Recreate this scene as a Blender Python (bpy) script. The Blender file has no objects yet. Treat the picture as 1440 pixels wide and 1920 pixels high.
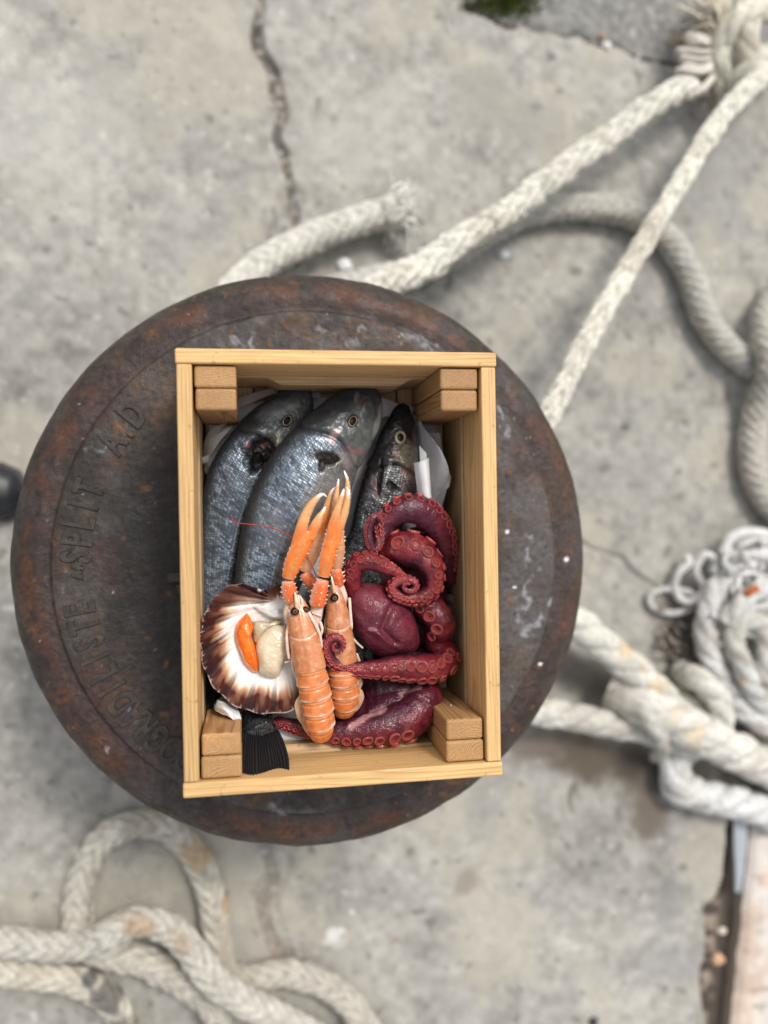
import bpy, bmesh, math, random
import numpy as np
rng = np.random.default_rng(7)
random.seed(7)
S = bpy.context.scene
COL = S.collection

# ------------------------------------------------------------------ camera, sky, sun, exposure
F = 1550.0
CAM = np.array([-0.10541, 0.07088, 1.55244])
RM = np.array([[0.98651269, 0.01749827, -0.16274681],
               [-0.01632561, 0.99983026, 0.00854013],
               [0.16286862, -0.00576801, 0.98663090]])
from mathutils import Matrix, Vector
cd = bpy.data.cameras.new('camera')
cam = bpy.data.objects.new('camera', cd)
COL.objects.link(cam)
m4 = Matrix([list(RM[0]) + [CAM[0]], list(RM[1]) + [CAM[1]], list(RM[2]) + [CAM[2]], [0, 0, 0, 1]])
cam.matrix_world = m4
cd.sensor_fit = 'VERTICAL'
cd.sensor_height = 36.0
cd.sensor_width = 27.0
cd.lens = F / 1920 * 36.0
cd.clip_start = 0.05
cd.clip_end = 200
cd.dof.use_dof = True
cd.dof.focus_distance = 0.985
cd.dof.aperture_fstop = 1.35
S.camera = cam

SUN_EL, SUN_AZ = 58.0, 60.0          # azimuth measured from +X towards +Y
w = bpy.data.worlds.new("World")
S.world = w
w.use_nodes = True
nt = w.node_tree
nt.nodes.clear()
sky = nt.nodes.new('ShaderNodeTexSky')
sky.sky_type = 'NISHITA'
sky.sun_disc = False
sky.sun_elevation = math.radians(SUN_EL)
sky.sun_rotation = math.radians(90 - SUN_AZ)
sky.air_density = 1.0
sky.dust_density = 3.0
hs = nt.nodes.new('ShaderNodeHueSaturation')
hs.inputs['Saturation'].default_value = 0.22
bg = nt.nodes.new('ShaderNodeBackground')
bg.inputs['Strength'].default_value = 0.15
wo = nt.nodes.new('ShaderNodeOutputWorld')
nt.links.new(sky.outputs[0], hs.inputs['Color'])
nt.links.new(hs.outputs[0], bg.inputs['Color'])
nt.links.new(bg.outputs[0], wo.inputs['Surface'])

sl = bpy.data.lights.new('sun', 'SUN')
sl.energy = 1.5
sl.angle = math.radians(13)
sl.color = (1.0, 0.95, 0.88)
sun = bpy.data.objects.new('sun', sl)
COL.objects.link(sun)
sun.location = (1, 1, 3)
sd = Vector((math.cos(math.radians(SUN_EL)) * math.cos(math.radians(SUN_AZ)),
             math.cos(math.radians(SUN_EL)) * math.sin(math.radians(SUN_AZ)), math.sin(math.radians(SUN_EL))))
sun.rotation_euler = sd.to_track_quat('Z', 'Y').to_euler()
S.view_settings.view_transform = 'Standard'
S.view_settings.look = 'None'
S.view_settings.gamma = 1.0
S.view_settings.exposure = 0.42
S.render.engine = 'CYCLES'
S.cycles.use_denoising = True
S.cycles.max_bounces = 6

# ------------------------------------------------------------------ measuring helpers
def P(px, py, z):
    """photo pixel + height -> world point on that horizontal level"""
    px, py, z = np.broadcast_arrays(np.asarray(px, float), np.asarray(py, float), np.asarray(z, float))
    d = np.stack([(px - 720) / F, -(py - 960) / F, -np.ones_like(px)], -1) @ RM.T
    t = (z - CAM[2]) / d[..., 2]
    return CAM + d * t[..., None]

def proj(V):
    c = (np.asarray(V) - CAM) @ RM
    return np.stack([720 + F * c[..., 0] / -c[..., 2], 960 - F * c[..., 1] / -c[..., 2]], -1)

def depth(p):
    return -((np.asarray(p) - CAM) @ RM)[..., 2]

def W(px, z):
    """pixel length -> metres at height z"""
    return np.asarray(px, float) * (CAM[2] - np.asarray(z, float)) / F

# ------------------------------------------------------------------ noise
def _h(ix, iy, iz, seed):
    n = (ix * 374761393 + iy * 668265263 + iz * 2147483647 + seed * 1274126177) & 0xFFFFFFFF
    n = ((n ^ (n >> 13)) * 1274126177) & 0xFFFFFFFF
    n = ((n ^ (n >> 16)) * 2246822519) & 0xFFFFFFFF
    return ((n ^ (n >> 15)) & 0xFFFFFF) / float(0xFFFFFF)

def vnoise(p, scale, seed=0):
    q = np.asarray(p, float) * scale
    if q.shape[-1] == 2:
        q = np.concatenate([q, np.zeros(q.shape[:-1] + (1,))], -1)
    i = np.floor(q).astype(np.int64)
    f = q - i
    f = f * f * (3 - 2 * f)
    r = 0
    for dx in (0, 1):
        for dy in (0, 1):
            for dz in (0, 1):
                wgt = (f[..., 0] if dx else 1 - f[..., 0]) * (f[..., 1] if dy else 1 - f[..., 1]) * (f[..., 2] if dz else 1 - f[..., 2])
                r = r + wgt * _h(i[..., 0] + dx, i[..., 1] + dy, i[..., 2] + dz, seed)
    return r

def fbm(p, scale, octs=4, seed=0, gain=0.5):
    a, t, r = 1.0, 0.0, 0
    for k in range(octs):
        r = r + a * vnoise(p, scale * 2 ** k, seed + k * 17)
        t += a
        a *= gain
    return r / t

def spots(p, scale, seed, keep, r0, r1):
    """round irregular flecks: one jittered dot in some cells of a grid; 1 inside, 0 outside"""
    q = np.asarray(p, float)[..., :2] * scale
    q = q + (np.stack([vnoise(q, 2.3, seed + 5), vnoise(q, 2.3, seed + 6)], -1) - .5) * .5
    i = np.floor(q).astype(np.int64); out = np.zeros(q.shape[:-1])
    for dx in (-1, 0, 1):
        for dy in (-1, 0, 1):
            ix, iy = i[..., 0] + dx, i[..., 1] + dy; zz = np.zeros_like(ix)
            h = _h(ix, iy, zz, seed); jx, jy = _h(ix, iy, zz, seed + 1), _h(ix, iy, zz, seed + 2); rr = r0 + (r1 - r0) * _h(ix, iy, zz, seed + 3) ** 2
            d = np.hypot(q[..., 0] - ix - jx, (q[..., 1] - iy - jy) * (.7 + .8 * jx))
            out = np.maximum(out, (h < keep) * np.clip(1.6 * (1 - d / rr), 0, 1))
    return out

def sm(x, a, b):
    t = np.clip((np.asarray(x, float) - a) / (b - a), 0, 1)
    return t * t * (3 - 2 * t)

def mixc(c, d, f):
    return np.asarray(c) * (1 - f[..., None]) + np.asarray(d) * f[..., None]

def spline(pts, n=None, step=None):
    """Catmull-Rom through rows of pts, resampled evenly (by the first 2-3 columns)"""
    p = np.asarray(pts, float)
    if len(p) == 2:
        p = np.stack([p[0], p[0] * .67 + p[1] * .33, p[0] * .33 + p[1] * .67, p[1]])
    q = np.vstack([2 * p[0] - p[1], p, 2 * p[-1] - p[-2]])
    out = []
    for k in range(1, len(q) - 2):
        t = np.linspace(0, 1, 24, endpoint=False)[:, None]
        a, b, c, d = q[k - 1], q[k], q[k + 1], q[k + 2]
        out.append(.5 * ((2 * b) + (c - a) * t + (2 * a - 5 * b + 4 * c - d) * t ** 2 + (3 * b - a - 3 * c + d) * t ** 3))
    out.append(p[-1:])
    o = np.vstack(out)
    s = np.concatenate([[0], np.cumsum(np.linalg.norm(np.diff(o[:, :3], axis=0), axis=1))])
    if n is None:
        n = max(4, int(s[-1] / step) + 1)
    tt = np.linspace(0, s[-1], n)
    return np.stack([np.interp(tt, s, o[:, j]) for j in range(o.shape[1])], 1)

# ------------------------------------------------------------------ mesh building
class MB:
    def __init__(self):
        self.v, self.f, self.c, self.m, self.n = [], [], [], [], 0
    def add(self, V, Fc, color=(1, 1, 1), mi=0):
        V = np.asarray(V, float).reshape(-1, 3)
        c = np.asarray(color, float)
        if c.ndim == 1:
            c = np.tile(c, (len(V), 1))
        c = c.reshape(len(V), -1)
        if c.shape[1] == 3: c = np.hstack([c, np.ones((len(c), 1))])
        self.v.append(V); self.c.append(c)
        for f in Fc:
            f = np.asarray(f)
            if len(f):
                self.f.append(f + self.n); self.m.append(mi)
        self.n += len(V)
    def build(self, name, mats, parent=None, smooth=True, origin=None):
        V = np.vstack(self.v); C = np.vstack([c if c.shape[1] == 4 else np.hstack([c, np.ones((len(c), 1))]) for c in self.c])
        if origin is None and parent is None:
            lo, hi = V.min(0), V.max(0)
            origin = np.array([(lo[0] + hi[0]) / 2, (lo[1] + hi[1]) / 2, lo[2]])
        if origin is None:
            origin = np.array(world_loc(parent))
        me = bpy.data.meshes.new(name)
        me.vertices.add(len(V))
        me.vertices.foreach_set('co', (V - origin).astype(np.float32).ravel())
        loops = np.concatenate([f.ravel() for f in self.f])
        tot = np.concatenate([np.full(len(f), f.shape[1]) for f in self.f])
        me.loops.add(len(loops))
        me.loops.foreach_set('vertex_index', loops.astype(np.int32))
        me.polygons.add(len(tot))
        st = np.concatenate([[0], np.cumsum(tot)[:-1]])
        me.polygons.foreach_set('loop_start', st.astype(np.int32))
        me.polygons.foreach_set('loop_total', tot.astype(np.int32))
        me.polygons.foreach_set('use_smooth', np.full(len(tot), smooth))
        mi = np.concatenate([np.full(len(f), k) for f, k in zip(self.f, self.m)])
        me.polygons.foreach_set('material_index', mi.astype(np.int32))
        a = me.attributes.new('Col', 'FLOAT_COLOR', 'POINT')
        a.data.foreach_set('color', C.astype(np.float32).ravel())
        me.update(calc_edges=True)
        me.validate()
        for m in (mats if isinstance(mats, (list, tuple)) else [mats]):
            me.materials.append(m)
        o = bpy.data.objects.new(name, me)
        COL.objects.link(o)
        if parent is not None:
            o.parent = parent
            if parent.type == 'MESH' or parent.type == 'EMPTY':
                o.location = tuple(np.array(origin) - np.array(world_loc(parent)))
        else:
            o.location = tuple(origin)
        return o

def world_loc(o):
    p = Vector((0, 0, 0))
    while o is not None:
        p += Vector(o.location); o = o.parent
    return p

def gridf(nu, nv, close=False):
    i = np.arange(nu - 1)[:, None]; j = np.arange(nv if close else nv - 1)[None, :]
    j2 = (j + 1) % nv
    a = i * nv + j; b = i * nv + j2; c = (i + 1) * nv + j2; d = (i + 1) * nv + j
    return np.stack([a, b, c, d], -1).reshape(-1, 4)

def frames(C, up=(0, 0, 1)):
    T = np.gradient(C, axis=0)
    T /= np.linalg.norm(T, axis=1, keepdims=True) + 1e-12
    U0 = np.asarray(up, float)
    Sd = np.cross(U0, T)
    Sd /= np.linalg.norm(Sd, axis=1, keepdims=True) + 1e-12
    U = np.cross(T, Sd)
    return T, Sd, U

def tube(C, rs, ru=None, nv=24, dr=None, up=(0, 0, 1), caps=True, square=1.0):
    """returns V (nu,nv,3), faces; angle 0 = left of travel, 90 deg = up"""
    nu = len(C)
    T, Sd, U = frames(C, up)
    th = np.linspace(0, 2 * np.pi, nv, endpoint=False)
    rs = np.broadcast_to(np.asarray(rs, float), (nu,)); ru = rs if ru is None else np.broadcast_to(np.asarray(ru, float), (nu,))
    co, si = np.cos(th), np.sin(th)
    co = np.sign(co) * np.abs(co) ** square; si = np.sign(si) * np.abs(si) ** square
    a = rs[:, None] * co[None]; b = ru[:, None] * si[None]
    if dr is not None:
        a = a * (1 + dr); b = b * (1 + dr)
    V = C[:, None] + a[..., None] * Sd[:, None] + b[..., None] * U[:, None]
    fs = [gridf(nu, nv, True)]
    if caps:
        fs.append(np.arange(nv)[None, ::-1].copy())
        fs.append(((nu - 1) * nv + np.arange(nv))[None])
    return V, fs, th

def link(o, parent=None):
    COL.objects.link(o)
    o.parent = parent
    return o

def empty(name, loc):
    o = bpy.data.objects.new(name, None)
    o.empty_display_size = .02
    COL.objects.link(o)
    o.location = tuple(loc)
    return o

def tag(o, label=None, cat=None, group=None, kind=None):
    if label: o['label'] = label
    if cat: o['category'] = cat
    if group: o['group'] = group
    if kind: o['kind'] = kind
    return o

# ------------------------------------------------------------------ materials
def mat(name, color=None, rough=.5, metal=0., spec=.5, sss=0., sssr=(.004, .002, .0015), coat=0., coatr=.1, bumps=(), var=(), trans=0.,
        rvar=None, tint=None):
    m = bpy.data.materials.new(name)
    m.use_nodes = True
    t = m.node_tree
    N, L = t.nodes, t.links
    b = N['Principled BSDF']
    tc = N.new('ShaderNodeTexCoord')
    if color is None:
        at = N.new('ShaderNodeAttribute'); at.attribute_name = 'Col'
        cur = at.outputs['Color']
    else:
        rg = N.new('ShaderNodeRGB'); rg.outputs[0].default_value = (*color, 1)
        cur = rg.outputs[0]
    for (sc, amt, det) in var:             # multiply brightness by noise
        n = N.new('ShaderNodeTexNoise'); n.inputs['Scale'].default_value = sc; n.inputs['Detail'].default_value = det
        L.new(tc.outputs['Object'], n.inputs['Vector'])
        mr = N.new('ShaderNodeMapRange'); mr.inputs['From Min'].default_value = .25; mr.inputs['From Max'].default_value = .75
        mr.inputs['To Min'].default_value = 1 - amt; mr.inputs['To Max'].default_value = 1 + amt
        L.new(n.outputs[0], mr.inputs['Value'])
        mx = N.new('ShaderNodeMix'); mx.data_type = 'RGBA'; mx.blend_type = 'MULTIPLY'; mx.inputs['Factor'].default_value = 1
        L.new(cur, mx.inputs['A']); L.new(mr.outputs[0], mx.inputs['B'])
        cur = mx.outputs['Result']
    L.new(cur, b.inputs['Base Color'])
    b.inputs['Roughness'].default_value = rough
    b.inputs['Metallic'].default_value = metal
    b.inputs['Specular IOR Level'].default_value = spec
    if sss:
        b.inputs['Subsurface Weight'].default_value = sss
        b.inputs['Subsurface Radius'].default_value = (1, .5, .35)
        b.inputs['Subsurface Scale'].default_value = sssr[0]
    if coat:
        b.inputs['Coat Weight'].default_value = coat
        b.inputs['Coat Roughness'].default_value = coatr
    if trans:
        b.inputs['Transmission Weight'].default_value = trans
    if rvar:
        n = N.new('ShaderNodeTexNoise'); n.inputs['Scale'].default_value = rvar[0]; n.inputs['Detail'].default_value = 4
        L.new(tc.outputs['Object'], n.inputs['Vector'])
        mr = N.new('ShaderNodeMapRange'); mr.inputs['From Min'].default_value = .3; mr.inputs['From Max'].default_value = .7
        mr.inputs['To Min'].default_value = rvar[1]; mr.inputs['To Max'].default_value = rvar[2]
        L.new(n.outputs[0], mr.inputs['Value']); L.new(mr.outputs[0], b.inputs['Roughness'])
    prev = None
    for (sc, st, dist, det) in bumps:
        n = N.new('ShaderNodeTexNoise'); n.inputs['Scale'].default_value = sc; n.inputs['Detail'].default_value = det
        L.new(tc.outputs['Object'], n.inputs['Vector'])
        bp = N.new('ShaderNodeBump'); bp.inputs['Strength'].default_value = st; bp.inputs['Distance'].default_value = dist
        L.new(n.outputs[0], bp.inputs['Height'])
        if prev is not None: L.new(prev, bp.inputs['Normal'])
        prev = bp.outputs[0]
    if prev is not None:
        L.new(prev, b.inputs['Normal'])
        if coat: L.new(prev, b.inputs['Coat Normal'])
    return m

def wood_mat(name, light, dark, ringw=.0032, centre=(.03, .045), late=.5):
    """solid wood: growth rings round an axis along local X, so faces show grain and ends show rings"""
    m = bpy.data.materials.new(name); m.use_nodes = True
    t = m.node_tree; N, L = t.nodes, t.links
    b = N['Principled BSDF']
    tc = N.new('ShaderNodeTexCoord'); oi = N.new('ShaderNodeObjectInfo')
    def math_(op, a, c=None):
        n = N.new('ShaderNodeMath'); n.operation = op
        for k, x in enumerate((a, c)):
            if x is None: continue
            if isinstance(x, (int, float)): n.inputs[k].default_value = x
            else: L.new(x, n.inputs[k])
        return n.outputs[0]
    mp = N.new('ShaderNodeMapping'); mp.inputs['Scale'].default_value = (.09, 1, 1)
    L.new(tc.outputs['Object'], mp.inputs['Vector'])
    off = N.new('ShaderNodeVectorMath'); off.operation = 'ADD'
    sc = N.new('ShaderNodeVectorMath'); sc.operation = 'SCALE'; sc.inputs[0].default_value = (3.1, 5.7, 4.3)
    L.new(oi.outputs['Random'], sc.inputs['Scale'])
    L.new(mp.outputs[0], off.inputs[0]); L.new(sc.outputs[0], off.inputs[1])
    nz = N.new('ShaderNodeTexNoise'); nz.inputs['Scale'].default_value = 22; nz.inputs['Detail'].default_value = 2
    L.new(off.outputs[0], nz.inputs['Vector'])
    sp = N.new('ShaderNodeSeparateXYZ'); L.new(tc.outputs['Object'], sp.inputs[0])
    yy = math_('ADD', sp.outputs['Y'], math_('ADD', math_('MULTIPLY', oi.outputs['Random'], .05), centre[0]))
    zz = math_('ADD', sp.outputs['Z'], math_('SUBTRACT', centre[1], math_('MULTIPLY', oi.outputs['Random'], .03)))
    r = math_('SQRT', math_('ADD', math_('MULTIPLY', yy, yy), math_('MULTIPLY', zz, zz)))
    r = math_('ADD', r, math_('MULTIPLY', math_('SUBTRACT', nz.outputs[0], .5), .022))
    fr = math_('FRACT', math_('DIVIDE', r, ringw))
    rp = N.new('ShaderNodeValToRGB')
    e = rp.color_ramp.elements
    e[0].position = 0; e[0].color = (*light, 1)
    e[1].position = 1; e[1].color = (*light, 1)
    for pos, f in ((.45, .12), (.72, .5), (.86, 1.), (.93, .85)):
        x = e.new(pos); x.color = (*[l * (1 - f * late) + d * f * late for l, d in zip(light, dark)], 1)
    L.new(fr, rp.inputs[0])
    # fibres and stains
    mp2 = N.new('ShaderNodeMapping'); mp2.inputs['Scale'].default_value = (.03, 1, 1); L.new(off.outputs[0], mp2.inputs['Vector'])
    mp2.inputs['Scale'].default_value = (.5, 1, 1)
    fb = N.new('ShaderNodeTexNoise'); fb.inputs['Scale'].default_value = 420; fb.inputs['Detail'].default_value = 3; L.new(mp2.outputs[0], fb.inputs['Vector'])
    st = N.new('ShaderNodeTexNoise'); st.inputs['Scale'].default_value = 9; st.inputs['Detail'].default_value = 4; L.new(off.outputs[0], st.inputs['Vector'])
    cur = rp.outputs[0]
    for n, lo, hi in ((fb, .82, 1.14), (st, .72, 1.16)):
        mr = N.new('ShaderNodeMapRange'); mr.inputs['From Min'].default_value = .3; mr.inputs['From Max'].default_value = .7
        mr.inputs['To Min'].default_value = lo; mr.inputs['To Max'].default_value = hi
        L.new(n.outputs[0], mr.inputs['Value'])
        mx = N.new('ShaderNodeMix'); mx.data_type = 'RGBA'; mx.blend_type = 'MULTIPLY'; mx.inputs['Factor'].default_value = 1
        L.new(cur, mx.inputs['A']); L.new(mr.outputs[0], mx.inputs['B']); cur = mx.outputs['Result']
    # knots and small dark specks
    vo = N.new('ShaderNodeTexNoise'); vo.inputs['Scale'].default_value = 90; vo.inputs['Detail'].default_value = 1; L.new(tc.outputs['Object'], vo.inputs['Vector'])
    mr = N.new('ShaderNodeMapRange'); mr.inputs['From Min'].default_value = .71; mr.inputs['From Max'].default_value = .78
    mr.inputs['To Min'].default_value = 1; mr.inputs['To Max'].default_value = .7; L.new(vo.outputs[0], mr.inputs['Value'])
    mx = N.new('ShaderNodeMix'); mx.data_type = 'RGBA'; mx.blend_type = 'MULTIPLY'; mx.inputs['Factor'].default_value = 1
    L.new(cur, mx.inputs['A']); L.new(mr.outputs[0], mx.inputs['B']); cur = mx.outputs['Result']
    L.new(cur, b.inputs['Base Color'])
    b.inputs['Roughness'].default_value = .55
    b.inputs['Specular IOR Level'].default_value = .35
    bp = N.new('ShaderNodeBump'); bp.inputs['Strength'].default_value = .35; bp.inputs['Distance'].default_value = .0006
    ad = math_('ADD', math_('MULTIPLY', fr, .5), fb.outputs[0])
    L.new(ad, bp.inputs['Height']); L.new(bp.outputs[0], b.inputs['Normal'])
    return m

M = {}
M['wood'] = wood_mat('pine_wood', (.70, .45, .195), (.42, .20, .065))
M['wood_in'] = wood_mat('pine_wood_inner', (.52, .34, .17), (.27, .14, .058), ringw=.0042)
M['wood_post'] = wood_mat('pine_post', (.47, .27, .115), (.24, .105, .036), ringw=.0024, centre=(.02, .03), late=.8)
M['concrete'] = mat('concrete', rough=.85, spec=.25, var=((260, .10, 3),), bumps=((180, .25, .002, 4),))
M['kerb'] = mat('kerb_stone', rough=.8, spec=.3, var=((35, .1, 5), (200, .1, 3)), bumps=((90, .3, .003, 4),))
M['rope'] = mat('rope_fibre', rough=.95, spec=.1, var=((60, .14, 4), (500, .15, 2)), bumps=((500, .5, .002, 3),))
M['iron'] = mat('rusty_iron', rough=.5, spec=.38, metal=.1, var=((140, .35, 5), (900, .3, 2)), bumps=((120, .5, .0026, 5), (500, .5, .0010, 3)), rvar=(45, .42, .7))
M['fish'] = mat('fish_skin', rough=.32, metal=.35, spec=.6, coat=.55, coatr=.18, bumps=((900, .12, .0004, 2),), var=((500, .12, 3),))
_t = M['fish'].node_tree; _b = _t.nodes['Principled BSDF']; _a = [n for n in _t.nodes if n.type == 'ATTRIBUTE'][0]
for _s, _v in (('Metallic', .28), ('Coat Weight', .26), ('Specular IOR Level', .28)):
    _m = _t.nodes.new('ShaderNodeMath'); _m.operation = 'MULTIPLY'; _m.inputs[1].default_value = _v
    _t.links.new(_a.outputs['Alpha'], _m.inputs[0]); _t.links.new(_m.outputs[0], _b.inputs[_s])
M['fin'] = mat('fish_fin', rough=.45, spec=.2, coat=.1, coatr=.2)
M['eye'] = mat('fish_eye', rough=.3, spec=.06, coat=.02, coatr=.08)
M['shell'] = mat('scallop_shell', rough=.42, spec=.15, coat=.04, coatr=.10, var=((300, .08, 3),), bumps=((400, .12, .0005, 3),))
M['meat'] = mat('scallop_meat', rough=.28, sss=.5, sssr=(.006,), coat=.5, coatr=.12, bumps=((160, .6, .003, 4),))
M['crust'] = mat('crustacean_shell', rough=.34, spec=.4, sss=.08, sssr=(.002,), coat=.4, coatr=.08, var=((220, .14, 4),), bumps=((500, .2, .0006, 2),))
M['octo'] = mat('octopus_skin', rough=.38, spec=.2, sss=.05, sssr=(.002,), coat=.55, coatr=.045, var=((120, .25, 4),), bumps=((520, .5, .0012, 3), (130, .55, .003, 3)))
M['paper'] = mat('waxed_paper', rough=.42, spec=.4, sss=.35, sssr=(.004,), coat=.15, bumps=((55, .25, .004, 2),))
M['black'] = mat('black_leather', rough=.42, spec=.5, bumps=((300, .25, .001, 3),))
M['moss'] = mat('moss_green', rough=.8, spec=.2)
M['metal'] = mat('pale_metal', color=(.42, .45, .48), rough=.45, metal=.3, var=((60, .12, 3),))
M['steel'] = mat('screw_steel', color=(.6, .58, .55), rough=.3, metal=.9, var=((400, .1, 2),))
M['stone'] = mat('pebble_stone', rough=.8, var=((120, .15, 3),))

# ------------------------------------------------------------------ ground sheet
def axis(c, half, step):
    d = np.arange(-half, half + step / 2, step)
    out, s, x = [], step, half
    while x < 45:
        s *= 1.5; x += s; out.append(x)
    o = np.array(out)
    return c + np.concatenate([-o[::-1], d, o])

def seg_dist(p, pts):
    """distance in pixels to a polyline, and parameter along it"""
    pts = np.asarray(pts, float)
    best = np.full(p.shape[:-1], 1e9); par = np.zeros(p.shape[:-1]); acc = 0.
    for a, b in zip(pts[:-1], pts[1:]):
        ab = b - a; L = np.hypot(*ab)
        t = np.clip(((p - a) @ ab) / (L * L), 0, 1)
        d = np.linalg.norm(p - (a + t[..., None] * ab), axis=-1)
        m_ = d < best
        best = np.where(m_, d, best); par = np.where(m_, acc + t * L, par); acc += L
    return best, par

gc = P(720, 960, 0)
gx, gy = axis(gc[0], 1.25, .0045), axis(gc[1], 1.5, .0045)
X, Y = np.meshgrid(gx, gy, indexing='ij')
G = np.stack([X, Y, np.zeros_like(X)], -1)
px = proj(G)
g2 = G[..., :2]
near = sm(np.maximum(np.abs(X - gc[0]) / 1.25, np.abs(Y - gc[1]) / 1.5), 1.0, .93)
n1 = fbm(g2, 3.2, 5, 1); n2 = fbm(g2, 14, 4, 5); n3 = fbm(g2, 60, 3, 9); n4 = vnoise(g2, 38, 21); n5 = fbm(g2, 6, 4, 77)
base = np.ones(X.shape + (3,)) * np.array([.325, .310, .279])
base *= (1 + .55 * (n1 - .5) + .55 * (n2 - .5) + .7 * (n3 - .5))[..., None]
base = mixc(base, (.41, .38, .31), sm(n5, .50, .68) * .6)                       # warm, sandy areas
base = mixc(base, (.20, .195, .19), sm(vnoise(g2, 9, 31), .62, .85) * sm(n2, .4, .7) * .38)    # damp grey blotches
base = mixc(base, (.13, .12, .105), spots(g2, 22, 21, .45, .05, .26) * .75); base = mixc(base, (.15, .14, .12), spots(g2, 60, 25, .30, .1, .3) * .5)                         # pits
base = mixc(base, (.58, .57, .54), spots(g2, 30, 41, .35, .05, .2) * .6)          # shell grit
hz = .004 * (n2 - .5) + .002 * (n3 - .5)
wob = np.stack([vnoise(g2, 25, 51), vnoise(g2, 25, 52)], -1) * 22 - 11
pw = px + wob
def crack(pts, width, dark, dep, col=(.05, .045, .04), deb=True):
    global base, hz
    d, t = seg_dist(pw, pts)
    wv = width * (.55 + .9 * vnoise(np.stack([t / 40., t * 0], -1), 1, 61))
    f = sm(d, wv, wv * .45) * near
    c = np.ones_like(base) * np.array(col)
    if deb:
        dn = fbm(g2, 110, 2, 71)
        c = mixc(c, (.30, .27, .23), sm(dn, .50, .62)); c = mixc(c, (.36, .22, .12), spots(g2, 45, 73, .3, .1, .4) * .7)
        c = mixc(c, (.5, .52, .56), spots(g2, 60, 75, .25, .1, .4))
    base = base * (1 - (f * dark)[..., None]) + c * (f * dark)[..., None]
    hz = hz - dep * f
crack([(494, -60), (486, 0), (484, 60), (503, 130), (528, 195), (528, 260), (534, 330), (545, 385), (562, 425), (560, 500)], 12, .8, .012, col=(.085, .072, .06))
crack([(480, 40), (490, 130), (520, 215)], 5, .6, .006)
crack([(545, 370), (522, 440), (515, 520)], 24, .55, .004, col=(.16, .14, .12))
crack([(497, 1570), (505, 1640), (492, 1700), (512, 1745), (530, 1790)], 20, .75, .004, col=(.19, .16, .13))
crack([(540, 1600), (522, 1680), (545, 1780)], 7, .35, .002, col=(.2, .18, .15))
crack([(880, 15), (960, 48), (1040, 52), (1120, 78), (1200, 98), (1262, 112), (1330, 120), (1460, 140)], 8, .9, .008)
crack([(1085, 1015), (1140, 1045), (1165, 1050), (1205, 1080), (1245, 1105)], 5, .55, .004, deb=False)
crack([(1070, 1480), (1068, 1530)], 7, .7, .004, col=(.12, .10, .08), deb=False)
# older darker slab beyond the top right joint
yb = np.interp(px[..., 0], [840, 900, 1000, 1120, 1262, 1500], [-30, 18, 48, 76, 112, 140])
f = sm(px[..., 1], yb + 8, yb - 6) * sm(px[..., 0], 880, 930)
slab = np.ones_like(base) * np.array([.22, .215, .20]) * (.55 + .9 * fbm(g2, 80, 3, 91))[..., None]
slab = mixc(slab, (.48, .47, .45), spots(g2, 60, 92, .4, .1, .35) * .8)
base = base * (1 - f[..., None]) + slab * f[..., None]; hz = hz - .006 * f + .006 * f * (fbm(g2, 80, 2, 93) - .5)
def stain(x, y, rx, ry, col, amt, rot=0., seed=0):
    global base
    c, s = math.cos(rot), math.sin(rot)
    q = px - np.array([x, y]); u = (q[..., 0] * c + q[..., 1] * s) / rx; v = (-q[..., 0] * s + q[..., 1] * c) / ry
    d = np.hypot(u, v) + 1.1 * (fbm(g2, 20, 3, 100 + seed) - .5)
    base = mixc(base, col, sm(d, 1.1, .35) * amt * near)
stain(1150, 1425, 170, 62, (.10, .078, .056), .95, .15, 1); stain(1205, 1450, 70, 45, (.06, .05, .042), .8, .3, 101); stain(1010, 1400, 60, 30, (.14, .11, .085), .7, 0, 102)
stain(1040, 1370, 80, 50, (.16, .13, .105), .7, 0, 2)
stain(1080, 1260, 90, 60, (.10, .085, .07), .75, .5, 3)
stain(1270, 1190, 60, 90, (.13, .105, .09), .8, .2, 4)
stain(1205, 1510, 75, 45, (.13, .105, .08), .85, 1.2, 5)
stain(1390, 1400, 90, 80, (.06, .05, .045), .85, .4, 6)
stain(870, 1660, 50, 22, (.2, .17, .14), .6, -.8, 7)
stain(830, 1720, 45, 30, (.19, .18, .165), .55, .2, 8)
stain(1250, 1690, 30, 75, (.22, .215, .21), .65, 0, 9)
stain(1250, 1800, 80, 60, (.25, .245, .25), .5, 0, 10)
stain(622, 1752, 14, 16, (.66, .66, .64), .8, .3, 11); stain(640, 1744, 10, 9, (.66, .66, .64), .75, 0, 111); stain(612, 1768, 8, 9, (.6, .6, .58), .7, 0, 112); stain(633, 1768, 16, 12, (.55, .55, .53), .5, 0, 113)
stain(660, 1710, 8, 7, (.72, .72, .70), .85, 0, 12)
stain(270, 1480, 22, 14, (.23, .19, .13), .5, 0, 13)
stain(625, 222, 15, 12, (.12, .11, .10), .85, 0, 14)
stain(1033, 107, 12, 10, (.12, .11, .1), .8, 0, 15)
stain(1172, 800, 10, 9, (.08, .08, .08), .85, 0, 16)
stain(1270, 780, 22, 24, (.24, .21, .17), .5, 0, 17)
stain(1080, 508, 14, 12, (.15, .12, .10), .7, 0, 18)
stain(180, 510, 7, 12, (.28, .19, .12), .7, 0, 19)
stain(905, 190, 120, 70, (.24, .23, .215), .5, .4, 20)
stain(1000, 240, 90, 60, (.25, .24, .23), .45, -.4, 21)
stain(1330, 330, 110, 120, (.26, .255, .25), .55, .4, 22)
stain(700, 460, 90, 40, (.24, .225, .205), .5, 0, 23)
stain(90, 250, 190, 140, (.47, .46, .42), .4, 0, 24)
stain(680, 250, 140, 130, (.46, .44, .385), .4, 0, 25)
stain(60, 370, 70, 50, (.47, .44, .38), .35, 0, 26)
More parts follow.
